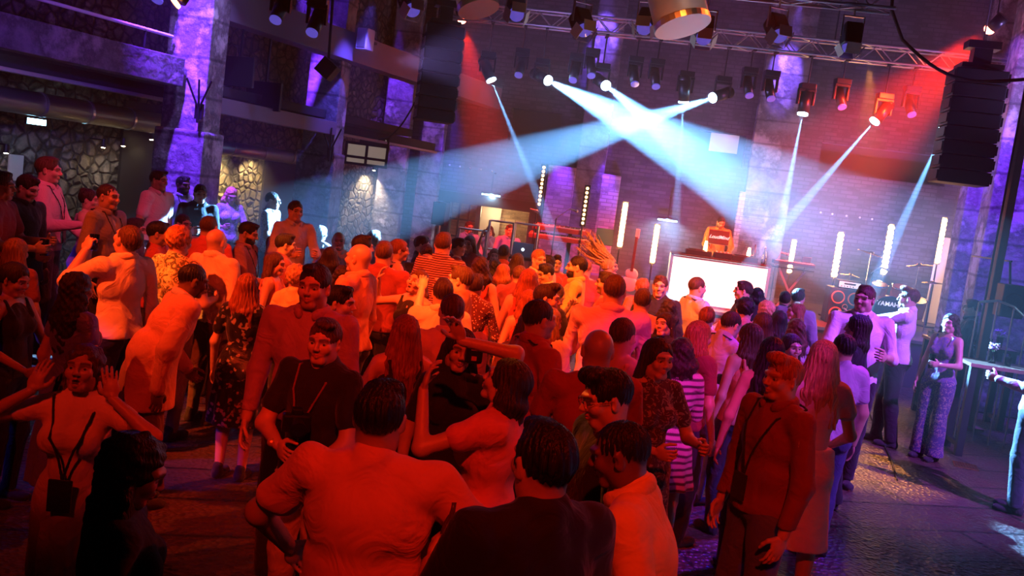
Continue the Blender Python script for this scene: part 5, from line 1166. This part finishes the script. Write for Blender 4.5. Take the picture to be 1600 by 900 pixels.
    if g_('glasses'):
        gp = []
        for s in (1, -1):
            cxg = .031*s
            for i in range(14):
                a0 = i/14*6.2832; a1 = (i+1)/14*6.2832
                gp.append(Cone(HP((cxg+.024*math.cos(a0), .098, .003+.019*math.sin(a0))), HP((cxg+.024*math.cos(a1), .098, .003+.019*math.sin(a1))), .0019*hs, .0019*hs))
            gp.append(Cone(HP((s*.055, .096, .006)), HP((s*.080, .010, .006)), .002*hs, .002*hs))
        gp.append(Cone(HP((-.008, .100, .005)), HP((.008, .100, .005)), .0019*hs, .0019*hs))
        gl_o = link_mesh('glasses', [mesh_sdf(gp, .0030 if near else .0042, .001)], M_FRAME, root)
        if g_('glasses') == 'sun':
            for s in (1, -1): link_mesh('lens', [mesh_sdf([Ell(HP((s*.031, .098, .003)), np.array([.023, .004, .018])*hs, RH)], .0042, 0)], M_FRAME, gl_o)
    if g_('watch'):
        s = g_('watch'); S, e, w = arms[s]; d_ = unit(e-w); pn = hand_frames[s][2]
        c0 = w + d_*.03
        link_mesh('watch', [mesh_sdf([Cone(c0-d_*.006, c0+d_*.006, .0255*HS, .026*HS), Ell(c0-pn*.025, (.021, .021, .021))], .004, .003)], M_GOLD, root)
    return root, {'hand': hand_frames, 'head': hc, 'RH': RH, 'hs': hs}
# ---------------------------------------------------------------- people
CREAM=(.78,.70,.55); WHT=(.80,.80,.82); BLK=(.012,.012,.014); GRY=(.35,.33,.33); RED=(.45,.06,.05); MAU=(.42,.22,.34); PNK=(.80,.42,.45); NAVY=(.03,.04,.12); SAL=(.62,.33,.25); LAV=(.50,.44,.62); WINE=(.28,.05,.06); DEN=(.10,.16,.36); BRN=(.10,.05,.03)
PEOPLE = []
def Q(px, py, hh, face, label, **k): PEOPLE.append((px, py, hh, face, label, k))
F = dict(sex='f')
PF = .32
# --- raised platform on the left
Q(38,266,34,100,'man in a black blazer and blue jeans looking down, behind the tall pink-shirted man',z=PF,top='blazer',tc=BLK,cc=BLK,bc=DEN,arms='wd',hc='dark',beard=.5,hp=-18)
Q(88,241,39,78,'tallest man on the left platform in a pink shirt, bearded, facing the stage',z=PF,top='shirt',tc=(.75,.42,.52),bc=(.05,.04,.06),bot='trousers',arms='bw',hc='brown',beard=.6,fat=1.15,lanyard=1)
Q(137,291,34,85,'woman in a sleeveless mauve dress with pinned-up hair beside the tall man',z=PF,hair='bun',hc='dark',top='tank',tc=(.40,.24,.42),bot='dress',dl=.28,arms='bd',**F)
Q(181,283,32,100,'shaven-headed man in a grey hooded top with a lanyard on the platform',z=PF,top='jacket',tc=(.30,.24,.28),skin='m',hair='buzz',hc='dark',arms='dd',lanyard=1)
Q(259,263,31,105,'man in a light pink polo shirt in front of the stone column',z=PF,top='polo',tc=(.78,.55,.60),skin='m',hair='short',hc='dark',beard=.5,arms='dd')
Q(289,272,29,125,'dark-bearded man in a pale shirt and lanyard behind the polo shirt man',z=PF,top='rolled',tc=(.50,.50,.66),skin='d',hair='short',hc='black',beard=2,arms='db',lanyard=1)
Q(308,284,27,150,'grey-bearded man in a black shirt and glasses on the platform',z=PF,top='rolled',tc=BLK,hair='short',hc='dark',beard=.5,arms='bd',glasses=1)
Q(363,289,27,145,'woman with long wavy blond hair looking down at her phone on the platform',z=PF,hair='longcurl',hc='blond',top='blouse',tc=(.5,.5,.55),pat='floral',arms='bb',hp=-22,hl=.26,**F)
Q(430,297,26,95,'man in sunglasses and an open patterned shirt with a lanyard',z=PF,top='tee',tc=(.62,.60,.62),pat='floral',hair='fade',hc='dark',glasses='sun',lanyard=1,arms='bd')
Q(458,309,25,140,'man in glasses and a lavender shirt clasping his hands beside the column',z=PF,top='rolled',tc=(.52,.50,.68),hair='short',hc='dark',glasses=1,arms='bb',badge=1)
Q(1,262,34,80,'man at the left edge of the picture holding up a drink on the platform',z=PF,top='tee',tc=RED,hair='short',hc='brown',arms='bb')
Q(505,350,27,20,'woman with a pale blond bun and grey top brightly lit by the beam',hair='bun',hc='white',top='tank',tc=(.55,.45,.45),arms='dd',z=.0,**F)  # blond bun carries the white of the beam as its hair colour
Q(531,358,26,165,'laughing bald man with his hand at his chin lit white by the beam',hair='bald',hc='grey',top='shirt',tc=WHT,arms='mb',mouth=1)
Q(588,357,26,40,'man with hair lit white behind the dark-haired back of a head',hair='short',hc='white',top='tee',tc=WHT,arms='dd')  # beam light on the hair is put into its white colour
# --- left of the dance floor
Q(24,366,46,10,'woman with copper blond hair behind the ponytail woman at the far left',hair='long',hc='ginger',top='tee',tc=(.35,.08,.06),**F)
Q(34,405,54,100,'woman with a dark ponytail and a black sleeveless top at the left edge',hair='pony',hc='dark',top='tank',tc=BLK,bc=BLK,arms='ww',skin='m',hp=-12,**F)
Q(120,417,56,25,'woman with long dark curls in a blue short-sleeved dress, seen from behind',hair='longcurl',hc='dark',top='cap',tc=(.16,.16,.75),bot='dress',dl=.18,flare=.07,arms='dd',hl=.42,pat='satin',**F)
Q(196,341,48,-62,'man in a cream shirt tipping his head back to drink from a glass',top='rolled',tc=CREAM,hair='fade',hc='brown',arms='dm',hp=28,bot='trousers',bc=BLK,H=1.80)
Q(218,337,38,80,'man in glasses and a dark waistcoat facing right behind the drinking man',top='rolled',tc=(.10,.05,.06),hair='short',hc='dark',glasses=1,beard=.5,arms='bd',bot='trousers')
Q(250,341,35,75,'man with thick dark hair in a red shirt behind the man in glasses',top='tee',tc=RED,hair='short',hc='black',skin='m',arms='db')
Q(290,331,34,120,'young man in a light shirt glancing over the camouflage shirt man',top='shirt',tc=(.75,.5,.4),hair='fade',hc='dark',skin='m')
Q(287,350,46,25,'man with curly copper hair in a camouflage shirt, back turned',top='tee',tc=(.72,.50,.22),pat='camo',hair='curl',hc='ginger',arms='bb',bc=(.25,.20,.15),fat=1.15)
Q(337,332,38,10,'crop-haired man in a red shirt behind the bald man in the pale shirt',top='tee',tc=(.62,.10,.10),hair='buzz',hc='brown')
Q(350,352,42,22,'bald man in a pale collared shirt, seen from behind',top='rolled',tc=(.78,.60,.40),hair='bald',arms='dd',w=1.08,bc=BRN)
Q(398,343,36,95,'black-bearded man in a dark mauve shirt with a lanyard looking right',top='rolled',tc=(.28,.14,.22),hair='short',hc='black',beard=2,lanyard=1,skin='m',arms='bd',hp=-12)
Q(330,411,52,55,'man with cropped hair leaning forward in a salmon blazer',top='blazer',tc=(.66,.30,.20),cc=(.55,.5,.5),hair='buzz',hc='black',skin='d',lean=22,arms='dw',bot='trousers',bc=(.16,.07,.05),fat=1.08,hem=.41,loose=.014)
Q(384,421,50,5,'woman with long auburn hair in a black sequinned dress, back turned',hair='long',hc='red',top='tee',tc=BLK,pat='sequin',bot='dress',dl=.27,arms='bd',hl=.36,**F)
Q(428,390,42,95,'brown-haired woman in a salmon tank top looking right with shiny straight hair',hair='long',hc='brown',top='tank',tc=(.62,.25,.2),arms='db',hl=.26,**F)
Q(441,366,32,65,'auburn-haired woman just behind the woman in the salmon tank top',hair='long',hc='red',top='tee',tc=WINE,**F)
Q(452,361,30,70,'dark-haired man in a wine-red shirt half hidden near the platform steps',top='tee',tc=WINE,hair='short',hc='dark')
Q(474,411,36,10,'person with tousled blond hair in a pale yellow shirt behind the tall man',top='rolled',tc=(.85,.75,.35),hair='curl',hc='blond',**F)
Q(512,381,34,5,'woman with straight dark hair below the glowing blond bun',hair='bob',hc='dark',top='tee',tc=BLK,hl=.2,**F)
Q(497,405,68,188,'tall smiling man in a mauve long-sleeved shirt facing the camera',top='shirt',tc=(.42,.22,.42),hair='short',hc='dark',beard=.75,arms='dd',bc=BLK,w=1.08,step=.04)
Q(541,411,42,155,'curly-haired woman looking down behind the tall mauve-shirted man',hair='longcurl',hc='dark',top='tee',tc=BLK,hp=-10,hl=.3,**F)
Q(543,441,46,100,'man with slicked dark hair in profile beside the tall mauve-shirted man',top='tee',tc=BLK,hair='short',hc='black')
Q(554,372,46,-70,'bald bearded man in a salmon sweater looking left',top='shirt',tc=(.72,.32,.22),hair='bald',hc='brown',beard=.6,fat=1.05)
Q(573,363,38,60,'dark-haired man behind the bald man in the salmon sweater',top='tee',tc=WINE,hair='short',hc='black',beard=.8)
Q(597,371,42,5,'man in a dark red t-shirt, seen from behind, beside the bald man',top='tee',tc=(.28,.05,.05),hair='short',hc='brown',w=1.05,arms='dd')
Q(636,371,34,75,'woman with a loose ponytail and a black sleeveless top with straps',hair='pony',hc='red',top='tank',tc=BLK,arms='bd',lanyard=1,**F)
Q(667,366,30,95,'man in glasses behind the man in the black t-shirt lifting a drink',top='tee',tc=BLK,hair='short',hc='brown',glasses=1)
Q(661,376,34,160,'man in a black t-shirt bowing his head to sip with a straw',top='tee',tc=BLK,hair='short',hc='dark',hp=-25,arms='mb')
Q(696,358,38,10,'tallest man mid-crowd in a dark shirt with pale pinstripes, back turned',top='rolled',tc=(.10,.03,.04),pat='stripe',hair='short',hc='brown')
Q(724,369,29,85,'man in glasses and a dark red shirt to the right of the pinstriped man',top='tee',tc=WINE,hair='short',hc='dark',glasses=1)
Q(741,366,29,200,'woman with long straight brown hair near the metal barrier',hair='long',hc='brown',top='tee',tc=WINE,hl=.34,**F)
Q(657,417,42,-150,'singing woman in a black v-neck top holding her hair out with raised arms',hair='long',hc='brown',top='tank',tc=BLK,mouth=1,hp=14,hr=-10,arms=[((.20,.05,.90),(1,-.1,-.3)),((.20,.03,.89),(1,0,-.4))],hl=.22,**F)
Q(712,408,45,-78,'man with a raised hand at his face, in profile facing left',top='tee',tc=(.30,.10,.06),hair='short',hc='brown',arms='dm')
Q(716,452,53,-15,'man in a cream shirt seen from behind with a dark lanyard strap',top='rolled',tc=(.80,.50,.36),hair='fade',hc='brown',arms='bb',w=1.05)
Q(703,430,45,0,'man in a bright yellow-white shirt hidden behind the cream shirt man',top='rolled',tc=(.85,.78,.5),hair='short',hc='dark')
Q(722,506,62,165,'woman with long straight brown hair whose face is half hidden by a camera',hair='long',hc='dark',top='tee',tc=BLK,arms='dw',hl=.36,hr=-8,H=1.66,**F)
Q(792,548,64,-72,'woman in a loose pink top tipping her head back with both arms raised',hair='bob',hc='dark',top='cap',loose=.016,vneck=1,tc=(.85,.28,.30),bot='skirt',bc=(.13,.03,.04),dl=.10,flare=.05,hp=20,arms=[((.02,.13,1.0),(.4,-1,.5)),((.10,.17,.88),(.5,-.2,-1))],H=1.70,**F)
Q(642,485,62,-25,'woman with very long auburn hair in a black strappy dress, back turned',hair='long',hc='red',top='tank',tc=BLK,bot='dress',dl=.3,arms='sw',hl=.46,**F)
Q(753,424,42,10,'short-haired person in a dark blouse with pale dots, seen from behind',hair='short',hc='dark',top='shirt',tc=(.10,.02,.03),pat='dots',arms='bb',bc=BLK,**F)
Q(757,397,38,0,'woman with a mass of dark curls in the middle of the crowd',hair='longcurl',hc='dark',top='tank',tc=RED,hl=.22,**F)
Q(782,402,32,10,'bare-shouldered woman with a short dark curly bob',hair='bobcurl',hc='black',top='tank',tc=(.5,.1,.1),**F)
Q(774,386,26,175,'person with reddish hair whose face peeks over a raised arm',hair='long',hc='red',top='tee',tc=(.8,.5,.3),arms='um',hl=.2,**F)
Q(797,380,29,15,'man with a dark crop in front of the laptop on the stage edge',hair='fade',hc='black',top='tee',tc=RED,skin='d')
Q(818,393,30,10,'woman with smooth brown hair below the laptop',hair='long',hc='brown',top='tee',tc=WINE,hl=.28,**F)
Q(797,410,32,30,'woman with side-parted auburn hair next to the curly bob',hair='bob',hc='red',top='tee',tc=BLK,hl=.18,**F)
Q(821,410,33,20,'man with thinning hair in a dark red shirt',hair='buzz',hc='brown',top='tee',tc=WINE)
Q(842,386,31,150,'fair-haired man in a white open-collared shirt looking over the crowd',hair='short',hc='ginger',top='shirt',tc=(.85,.6,.4))
Q(853,396,30,40,'man with curly dark hair between the fair-haired man and his neighbour',hair='curl',hc='dark',top='tee',tc=RED)
Q(865,394,30,170,'man with a dark quiff facing the camera among the back rows',hair='quiff',hc='dark',top='tee',tc=RED,hsz=.95)
Q(859,408,33,-120,'dark-haired man in a cream jacket looking down to the left',hair='short',hc='black',top='shirt',tc=(.75,.55,.3),skin='m',beard=.5,hp=-15)
Q(836,416,38,5,'woman with long chestnut hair and red top left of the quiffed man',hair='long',hc='red',top='tank',tc=RED,hl=.32,**F)
Q(822,447,40,-10,'woman with very long red-brown hair and bare shoulders mid-crowd',hair='long',hc='red',top='tank',tc=WINE,hl=.30,**F)
Q(855,438,42,95,'man with a swept-back quiff looking right in front of the chestnut hair',hair='quiff',hc='dark',top='tee',tc=BLK,beard=.4)
Q(897,394,36,-88,'black-bearded man in an orange shirt facing left in profile',hair='fade',hc='black',beard=2,top='rolled',tc=(.72,.36,.12),arms='bb',bc=BLK)
Q(911,399,31,15,'head with short ginger hair behind the bearded man in orange',hair='buzz',hc='ginger',top='tee',tc=RED)
Q(958,399,31,110,'woman with blond hair flying out behind her as she dances',hair='fly',hc='blond',top='tee',tc=BLK,mouth=1,hp=6,**F)
Q(941,419,36,-80,'bearded man in profile beside the broad-shouldered man',hair='short',hc='dark',beard=1,top='tee',tc=WINE,skin='m')
Q(957,421,48,5,'broad-shouldered man in a plain coral shirt seen from behind',hair='fade',hc='brown',top='rolled',tc=(.66,.28,.32),w=1.16,fat=1.12,arms='bb',bc=(.2,.15,.1))
Q(851,461,58,62,'bearded man in a dark red polo shirt with a lanyard, in profile looking right',hair='fade',hc='dark',beard=.8,top='polo',tc=(.42,.07,.06),lanyard=1,arms='dk',bc=BLK)
Q(838,480,46,0,'person in a bright yellow top tucked behind the red polo shirt man',hair='long',hc='brown',top='rolled',tc=(.85,.72,.25),**F)
Q(872,476,50,40,'woman with straight auburn hair in a cream blouse tied at the waist',hair='long',hc='red',top='blouse',tc=(.85,.72,.42),bc=(.8,.65,.35),bot='trousers',arms='db',hl=.28,**F)
Q(881,440,36,60,'woman with brown hair sipping through a straw beside the coral shirt',hair='long',hc='brown',top='tee',tc=BLK,arms='bm',**F)
Q(1004,431,32,-20,'woman in a loose orange top with tied-up ginger hair',hair='bun',hc='ginger',top='tee',tc=(.70,.16,.04),**F)
Q(1014,447,42,10,'man in a dusty pink t-shirt, back turned, below the orange top',hair='short',hc='brown',top='tee',tc=(.55,.30,.34),bc=BLK)
Q(1035,427,35,-165,'man in a dark shirt facing the crowd left of the glowing table',hair='short',hc='brown',top='tee',tc=BLK)
Q(1050,463,38,-10,'woman with a dark wavy mane below the glowing table',hair='longcurl',hc='dark',top='tee',tc=BLK,hl=.24,**F)
Q(1046,485,42,-140,'woman in a black t-shirt tilting her face up to the left',hair='long',hc='dark',top='tee',tc=BLK,hr=8,hp=8,arms='dd',**F)
Q(1094,429,34,70,'smiling man in a pale shirt with a dark strap in front of the glowing table',hair='fade',hc='brown',top='rolled',tc=(.62,.50,.60),lanyard=1,arms='bb')
Q(1163,435,32,-80,'man in a black shirt in front of the glowing table facing left',hair='short',hc='dark',top='rolled',tc=BLK,glasses=1)
Q(1115,476,30,20,'person with a red hairband and small top knots under the glowing table',hair='bun',hc='red',top='tee',tc=(.5,.35,.35),**F)
Q(1106,497,38,55,'woman with straight copper hair beside the man bending in purple',hair='long',hc='ginger',top='tee',tc=WINE,hl=.28,**F)
Q(1162,485,46,62,'man bending forward in a violet t-shirt with a camera strap',hair='fade',hc='dark',top='tee',tc=(.36,.26,.55),lean=16,arms='bw',bc=(.10,.14,.40),fat=1.05,lanyard=1,bdc=(.05,.2,.8))
Q(1189,483,44,-5,'woman with long sleek light-brown hair rimmed by light',hair='long',hc='brown',top='tank',tc=(.6,.25,.2),hl=.34,**F)
Q(1174,463,34,10,'man with thick dark hair in front of the black shirted man',hair='curl',hc='black',top='tee',tc=(.45,.2,.2))
Q(1186,446,30,0,'silhouetted person with flat dark hair right of the glowing table',hair='bob',hc='black',top='tee',tc=BLK,hl=.10,**F)
Q(1202,468,29,-30,'person with light curls catching the stage light',hair='curl',hc='blond',top='tee',tc=(.4,.2,.2),**F)
Q(1212,480,38,0,'woman with smooth black hair just right of the light-brown mane',hair='long',hc='black',top='tee',tc=BLK,**F)
Q(1228,452,29,5,'woman with dark hair and a small bun near the keyboard stand',hair='bun',hc='dark',top='tee',tc=BLK,**F)
Q(1249,447,31,30,'man in a slate grey shirt watching the stage near the speaker cabinet',hair='short',hc='dark',top='rolled',tc=(.30,.28,.34))
Q(1238,468,33,-85,'woman in profile facing left with hair rimmed in orange light',hair='long',hc='red',top='tee',tc=(.4,.15,.15),hl=.22,**F)
Q(1238,492,33,-10,'woman with light wavy hair below the profile woman',hair='longcurl',hc='brown',top='tee',tc=(.4,.3,.35),**F)
Q(1236,517,42,165,'smiling woman with long dark hair facing the camera on the right of the crowd',hair='long',hc='dark',top='tee',tc=WINE,**F)
Q(1202,519,46,0,'woman with long jet-black hair seen from behind left of the ginger man',hair='long',hc='black',top='tank',tc=BLK,hl=.5,**F)
Q(1180,500,46,-30,'woman in a coral strappy top holding a bag under the purple shirt',hair='long',hc='brown',top='tank',tc=(.7,.25,.18),arms='dd',**F)
Q(946,503,52,-5,'bald man in a dark red t-shirt with a lanyard cord, seen from behind',hair='bald',hc='dark',top='tee',tc=(.35,.05,.05),w=1.05,arms='bb',bc=BLK,skin='m')
Q(987,490,50,35,'young man with cropped hair and bare shoulders behind the bald man',hair='fade',hc='brown',top='tank',tc=(.7,.3,.2),arms='bb',w=.9)
Q(1029,522,46,155,'woman with long dark hair and a floral dark dress facing the camera',hair='long',hc='dark',top='tee',tc=(.06,.02,.03),pat='floral',hl=.4,arms='bb',bot='dress',dl=.3,**F)
Q(1073,522,56,-8,'woman with a dark wavy bob in a patterned pink tunic dress, seen from behind',hair='bobcurl',hc='dark',top='rolled',tc=(.68,.34,.62),pat='folk',bot='dress',dl=.36,flare=.065,arms='bd',hl=.17,**F)
Q(1284,523,52,12,'woman with long blond-streaked hair in a white top and white skirt',hair='long',hc='blond',top='cap',tc=(.70,.66,.74),bot='skirt',bc=(.72,.70,.78),dl=.25,arms='ww',hl=.46,hem=.6,**F)
Q(1313,514,48,-15,'man with short black hair in a lilac t-shirt, seen from behind',hair='fade',hc='black',top='tee',tc=(.50,.36,.58),bc=(.05,.06,.2))
Q(1341,486,45,-55,'woman with long straight dark hair in a loose black outfit looking left',hair='long',hc='dark',top='blouse',tc=BLK,bot='wide',bc=BLK,hl=.30,arms='dw',**F)
Q(1357,441,44,-172,'large man in a white shirt with rolled sleeves looking to the right',hair='short',hc='brown',beard=.4,top='rolled',tc=(.80,.74,.78),w=1.15,fat=1.3,arms='bb',H=1.95,hy=35,hem=.48,bot='trousers',bc=BLK)
Q(1428,446,38,-62,'man in a pale shirt and black trousers reaching out his arm to the left',hair='quiff',hc='brown',top='rolled',tc=(.76,.70,.80),bot='trousers',bc=BLK,arms='bf',H=1.89,lanyard=0,step=.1)
Q(1480,485,41,-125,'woman with long dark hair in a patterned jumpsuit holding a glass',hair='longcurl',hc='dark',top='tank',tc=(.16,.10,.26),pat='floral',bot='wide',bc=(.07,.05,.16),bpat='floral',arms='db',hl=.36,H=1.68,**F)
Q(1519,464,28,-70,'barely visible person in dark clothes behind the glasses on the bar table',hair='short',hc='dark',top='shirt',tc=BLK,arms='bb')
Q(1640,500,40,-60,'person in a grey shirt cut off by the right edge of the picture',hair='short',hc='dark',top='shirt',tc=(.5,.5,.55),arms='db',bot='trousers')
# --- foreground
Q(610,581,108,2,'man in a plain t-shirt nearest the camera, seen from behind with elbows out',hair='short',hc='black',top='tee',tc=(.72,.34,.28),arms='vv',w=1.10,fat=1.1,skin='m',H=1.74,loose=.008)
Q(862,641,104,-28,'man in a black t-shirt with short black hair beside the yellow collar',hair='short',hc='black',top='tee',tc=(.01,.01,.012),arms='bb',w=1.05,skin='m')
Q(940,642,84,-75,'shaven-headed dark-skinned man in a yellow polo shirt leaning left',hair='buzz',hc='black',skin='d',top='polo',tc=(.88,.70,.22),arms='dd',bc=BLK,lean=20,hp=-4,H=1.72)
Q(948,563,84,-105,'man with swept black hair and glasses, face lit orange, looking down to the left',hair='quiff',hc='black',glasses=1,top='tee',tc=BLK,hp=-14,beard=.3,H=1.72)
Q(1226,547,74,-115,'man with ginger quiff and dark red shirt looking left, nearest on the right',hair='quiff',hc='ginger',top='shirt',tc=(.24,.04,.035),arms='dd',bc=(.10,.12,.40),beard=.35,fat=1.1,lanyard=1)
Q(508,490,76,-158,'man in a black open shirt with a camera strap and a wristwatch looking left',hair='short',hc='brown',top='tee',tc=BLK,arms='cw',lanyard=1,lc=(.25,.06,.05),beard=.3,bc=(.55,.42,.35),watch=1,hy=-12)
Q(131,532,88,174,'woman holding both hands to her head in astonishment, wearing a white dress',hair='longcurl',hc='brown',top='cap',tc=(.80,.62,.55),bot='dress',dl=.30,flare=-.005,mouth=1,hp=14,lanyard=1,arms=[((.104,.060,.862),(1,.2,-.7)),((.104,.060,.862),(1,.2,-.7))],curl=(8,8),hl=.30,H=1.52,vneck=1,skin='m',**F)
Q(215,662,104,70,'dark silhouette of a woman with swinging hair in the lower left corner',hair='longcurl',hc='dark',top='tee',tc=BLK,arms='dd',hp=-20,H=1.56,**F)
# --- behind the barrier at the left of the stage
Q(735,344,19,150,'man in a blue shirt sitting under the door window behind the barrier',hair='short',hc='dark',top='shirt',tc=(.15,.30,.75),arms='ww')
Q(766,351,18,185,'person in a blue shirt under the brick opening, left of the barrier post',hair='bob',hc='dark',top='shirt',tc=(.15,.30,.70),**F)
Q(798,349,19,160,'bearded man in a blue jacket with a lanyard behind the barrier',hair='short',hc='dark',beard=.6,top='shirt',tc=(.12,.2,.7),arms='ww')
# ---------------------------------------------------------------- place the people: each stands where sight line and own height meet
def solve():
    L_ = []
    for (px, py, hh, face, label, k) in PEOPLE:
        d = ray(px, py); zg = k.get('z', 0); f = k.get('sex', 'm') == 'f'; lean = math.radians(k.get('lean', 0)); hf = .525+.475*math.cos(lean)
        lo, hi = (1.55, 1.74) if f else (1.66, 1.89)
        if 'H' in k: lo = hi = k['H']
        Y = 329/hh*(k.get('H', 1.75)/1.75)
        L_.append(dict(d=d, s=d.z/d.y, Y=Y, zg=zg, lo=lo*hf, hi=hi*hf, hf=hf, Y0=Y, dx=0.0))
    def clampY(p):
        z = CAMP.z + p['s']*p['Y'] - p['zg']
        if z < p['lo'] or z > p['hi']:
            z = min(max(z, p['lo']), p['hi']); Yn = (z + p['zg'] - CAMP.z)/p['s'] if abs(p['s']) > 1e-3 else p['Y']
            if .6*p['Y0'] < Yn < 1.5*p['Y0']: p['Y'] = Yn
    for p in L_: clampY(p)
    for it in range(300):
        for i, a in enumerate(L_):
            for b in L_[i+1:]:
                dx = a['d'].x/a['d'].y*a['Y']+a['dx'] - b['d'].x/b['d'].y*b['Y']-b['dx']; dy = a['Y']-b['Y']; D = math.hypot(dx, dy)
                if D < .55:
                    m = (.55-D)*.35 + .002; s = 1 if dy > 0 else -1
                    a['Y'] += s*m; b['Y'] -= s*m; sx = 1 if dx > 0 else -1; lx = .005; a['dx'] = max(-lx*a['Y'], min(lx*a['Y'], a['dx']+sx*m*.5)); b['dx'] = max(-lx*b['Y'], min(lx*b['Y'], b['dx']-sx*m*.5))
        if it % 2 == 0 and it < 285:
            for p in L_: clampY(p)
    return L_
SOL = solve(); INFO = {}
for p, (px, py, hh, face, label, k) in zip(SOL, PEOPLE):
    P = CAMP + p['d']*(p['Y']/p['d'].y); P.x += p['dx']; H = max(1.42, min(2.0, (P.z-p['zg'])/p['hf']))
    lean = math.radians(k.get('lean', 0)); hd_ = Vector((0, math.sin(lean)*.475*H + .01, 0)); til = math.radians(k.get('tilt', 0)); hd_.x = math.sin(til)*.475*H
    off = Matrix.Rotation(math.radians(-face), 3, 'Z') @ hd_
    INFO[label] = person((P.x-off.x, P.y-off.y, p['zg']-.0), H, face, k, label)
# the DJ and what people hold
pd_ = at(1126, 337, 16.75); dj, dji = person((pd_.x, pd_.y, DK), (pd_.z-DK)/.985, 176, dict(hair='short', hc='black', beard=1, top='jacket', tc=(.42,.26,.06), pat='satin', skin='m', hp=-22, arms='ww', lean=6, eyes=0), 'DJ in a shiny golden brown jacket looking down behind the laptop')
def held(key, side, fn, dv=(0,0,0)):
    for lab, (r, inf) in INFO.items():
        if key in lab:
            w, d_, pn, sd, HS = inf['hand'][side]; R = Matrix.Rotation(r.rotation_euler.z, 3, 'Z')
            q = w + d_*.085*HS + pn*.045*HS; return Vector(r.location) + R @ Vector(q) + Vector(dv)
def in_hand_glass(key, side, label, h=.13, dz=-.06, r=.034, fill=.5):
    P = held(key, side, None)
    if P is not None: glass(P + Vector((0,0,dz)), label, h, r, fill, False, 'drinks held in the crowd')
in_hand_glass('tipping his head back', -1, 'glass tipped to the lips of the man in the cream shirt', .12)
in_hand_glass('patterned jumpsuit', -1, 'tall clear glass held by the woman in the jumpsuit', .16)
in_hand_glass('dark waistcoat', 1, 'glass held by the man in glasses and waistcoat'); in_hand_glass('cream shirt seen from behind', 1, 'glass held by the man in the cream shirt seen from behind')
in_hand_glass('tallest man on the left', 1, 'glass held by the tall man on the platform'); in_hand_glass('left edge of the picture', 1, 'glass held at the left edge of the picture'); in_hand_glass('dark mauve shirt', 1, 'glass held by the man in the dark mauve shirt')
in_hand_glass('large man in a white shirt', 1, 'glass held by the large man in the white shirt'); in_hand_glass('very long auburn hair', -1, 'glass held by the woman with very long auburn hair')
def bottle(P, label):
    t = thing('beer_bottle', label, 'bottle', P); bm = B(); lathe(bm, [(0,0),(.030,0),(.031,.13),(.026,.16),(.012,.20),(.012,.24),(0,.24)], seg=16); mk('glass_body', bm, simple('brown_glass', (.08,.03,.01), .08), t, True)
    bm = B(); lathe(bm, [(.0315,.03),(.0315,.10)], seg=16); mk('paper_label', bm, M_WHT, t, True)
P = held('dark floral' if 0 else 'tied at the waist', 1, None)
P = at(894, 545, 5.9); 
Pb = held('sipping through a straw', 1, None); bottle(Pb + Vector((0,0,-.10)), 'beer bottle held by the woman beside the coral shirt'); bottle(held('nearest the camera', 1, None) if 0 else held('black t-shirt with short black hair', -1, None) + Vector((0,0,-.08)), 'beer bottle held low by the man in the black t-shirt')
Pb = held('singing woman', 1, None)
# camera held in front of a face by the woman in pink
for lab, (r, inf) in INFO.items():
    if 'half hidden by a camera' in lab:
        R = Matrix.Rotation(r.rotation_euler.z, 3, 'Z'); hcv = Vector(r.location) + R @ Vector(inf['head']); q = at(741, 549, hcv.y-.17)
        t = thing('instant_camera', 'black camera held up in front of the long-haired woman', 'camera', q, math.radians(8)); bm = B(); bx(bm, (0,0,0), (.085,.06,.115), None, .015); mk('case', bm, M_BLKM, t)
        bm = B(); tube(bm, (0,.03,.0), (0,.06,.0), .032, seg=20); mk('lens_barrel', bm, M_BLKM, t); bm = B(); bx(bm, (0,-.031,.015), (.035,.004,.012)); mk('display', bm, simple('display_red', (.5,.12,.08), .3), t); bm = B(); bx(bm, (0,-.031,-.03), (.025,.004,.022)); mk('viewfinder', bm, simple('display_red2', (.6,.2,.12), .3), t)
    if 'camera strap and a wristwatch' in lab:
        q = at(463, 660, r.location.y-.22); t = thing('camera', 'black camera hanging at the chest of the man in the open black shirt', 'camera', q, math.radians(20)); bm = B(); bx(bm, (0,0,0), (.13,.06,.085), None, .012); bx(bm, (0,0,.055), (.05,.05,.03), None, .008); mk('case', bm, M_BLKM, t); bm = B(); tube(bm, (0,-.03,0), (0,-.10,-.01), .034, .038, 22); mk('lens_barrel', bm, M_BLKM, t); bm = B(); lathe(bm, [(0,0),(.030,0)], (0,-.101,-.01), 20, R90); mk('front_glass', bm, M_FRAME, t)
P = at(1133, 593, 6.6); t = thing('compact_camera', 'blue-lit camera hanging in front of the man bending forward', 'camera', P, .3); bm = B(); bx(bm, (0,0,0), (.12,.05,.08), None, .012); mk('case', bm, simple('blue_lit_case', (.05,.12,.3), .15), t); bm = B(); tube(bm, (0,-.02,0), (0,-.06,0), .028, seg=18); mk('lens_barrel', bm, M_BLKM, t)  # blue light on the camera is put into the case colour
P = at(1142, 650, 6.0)
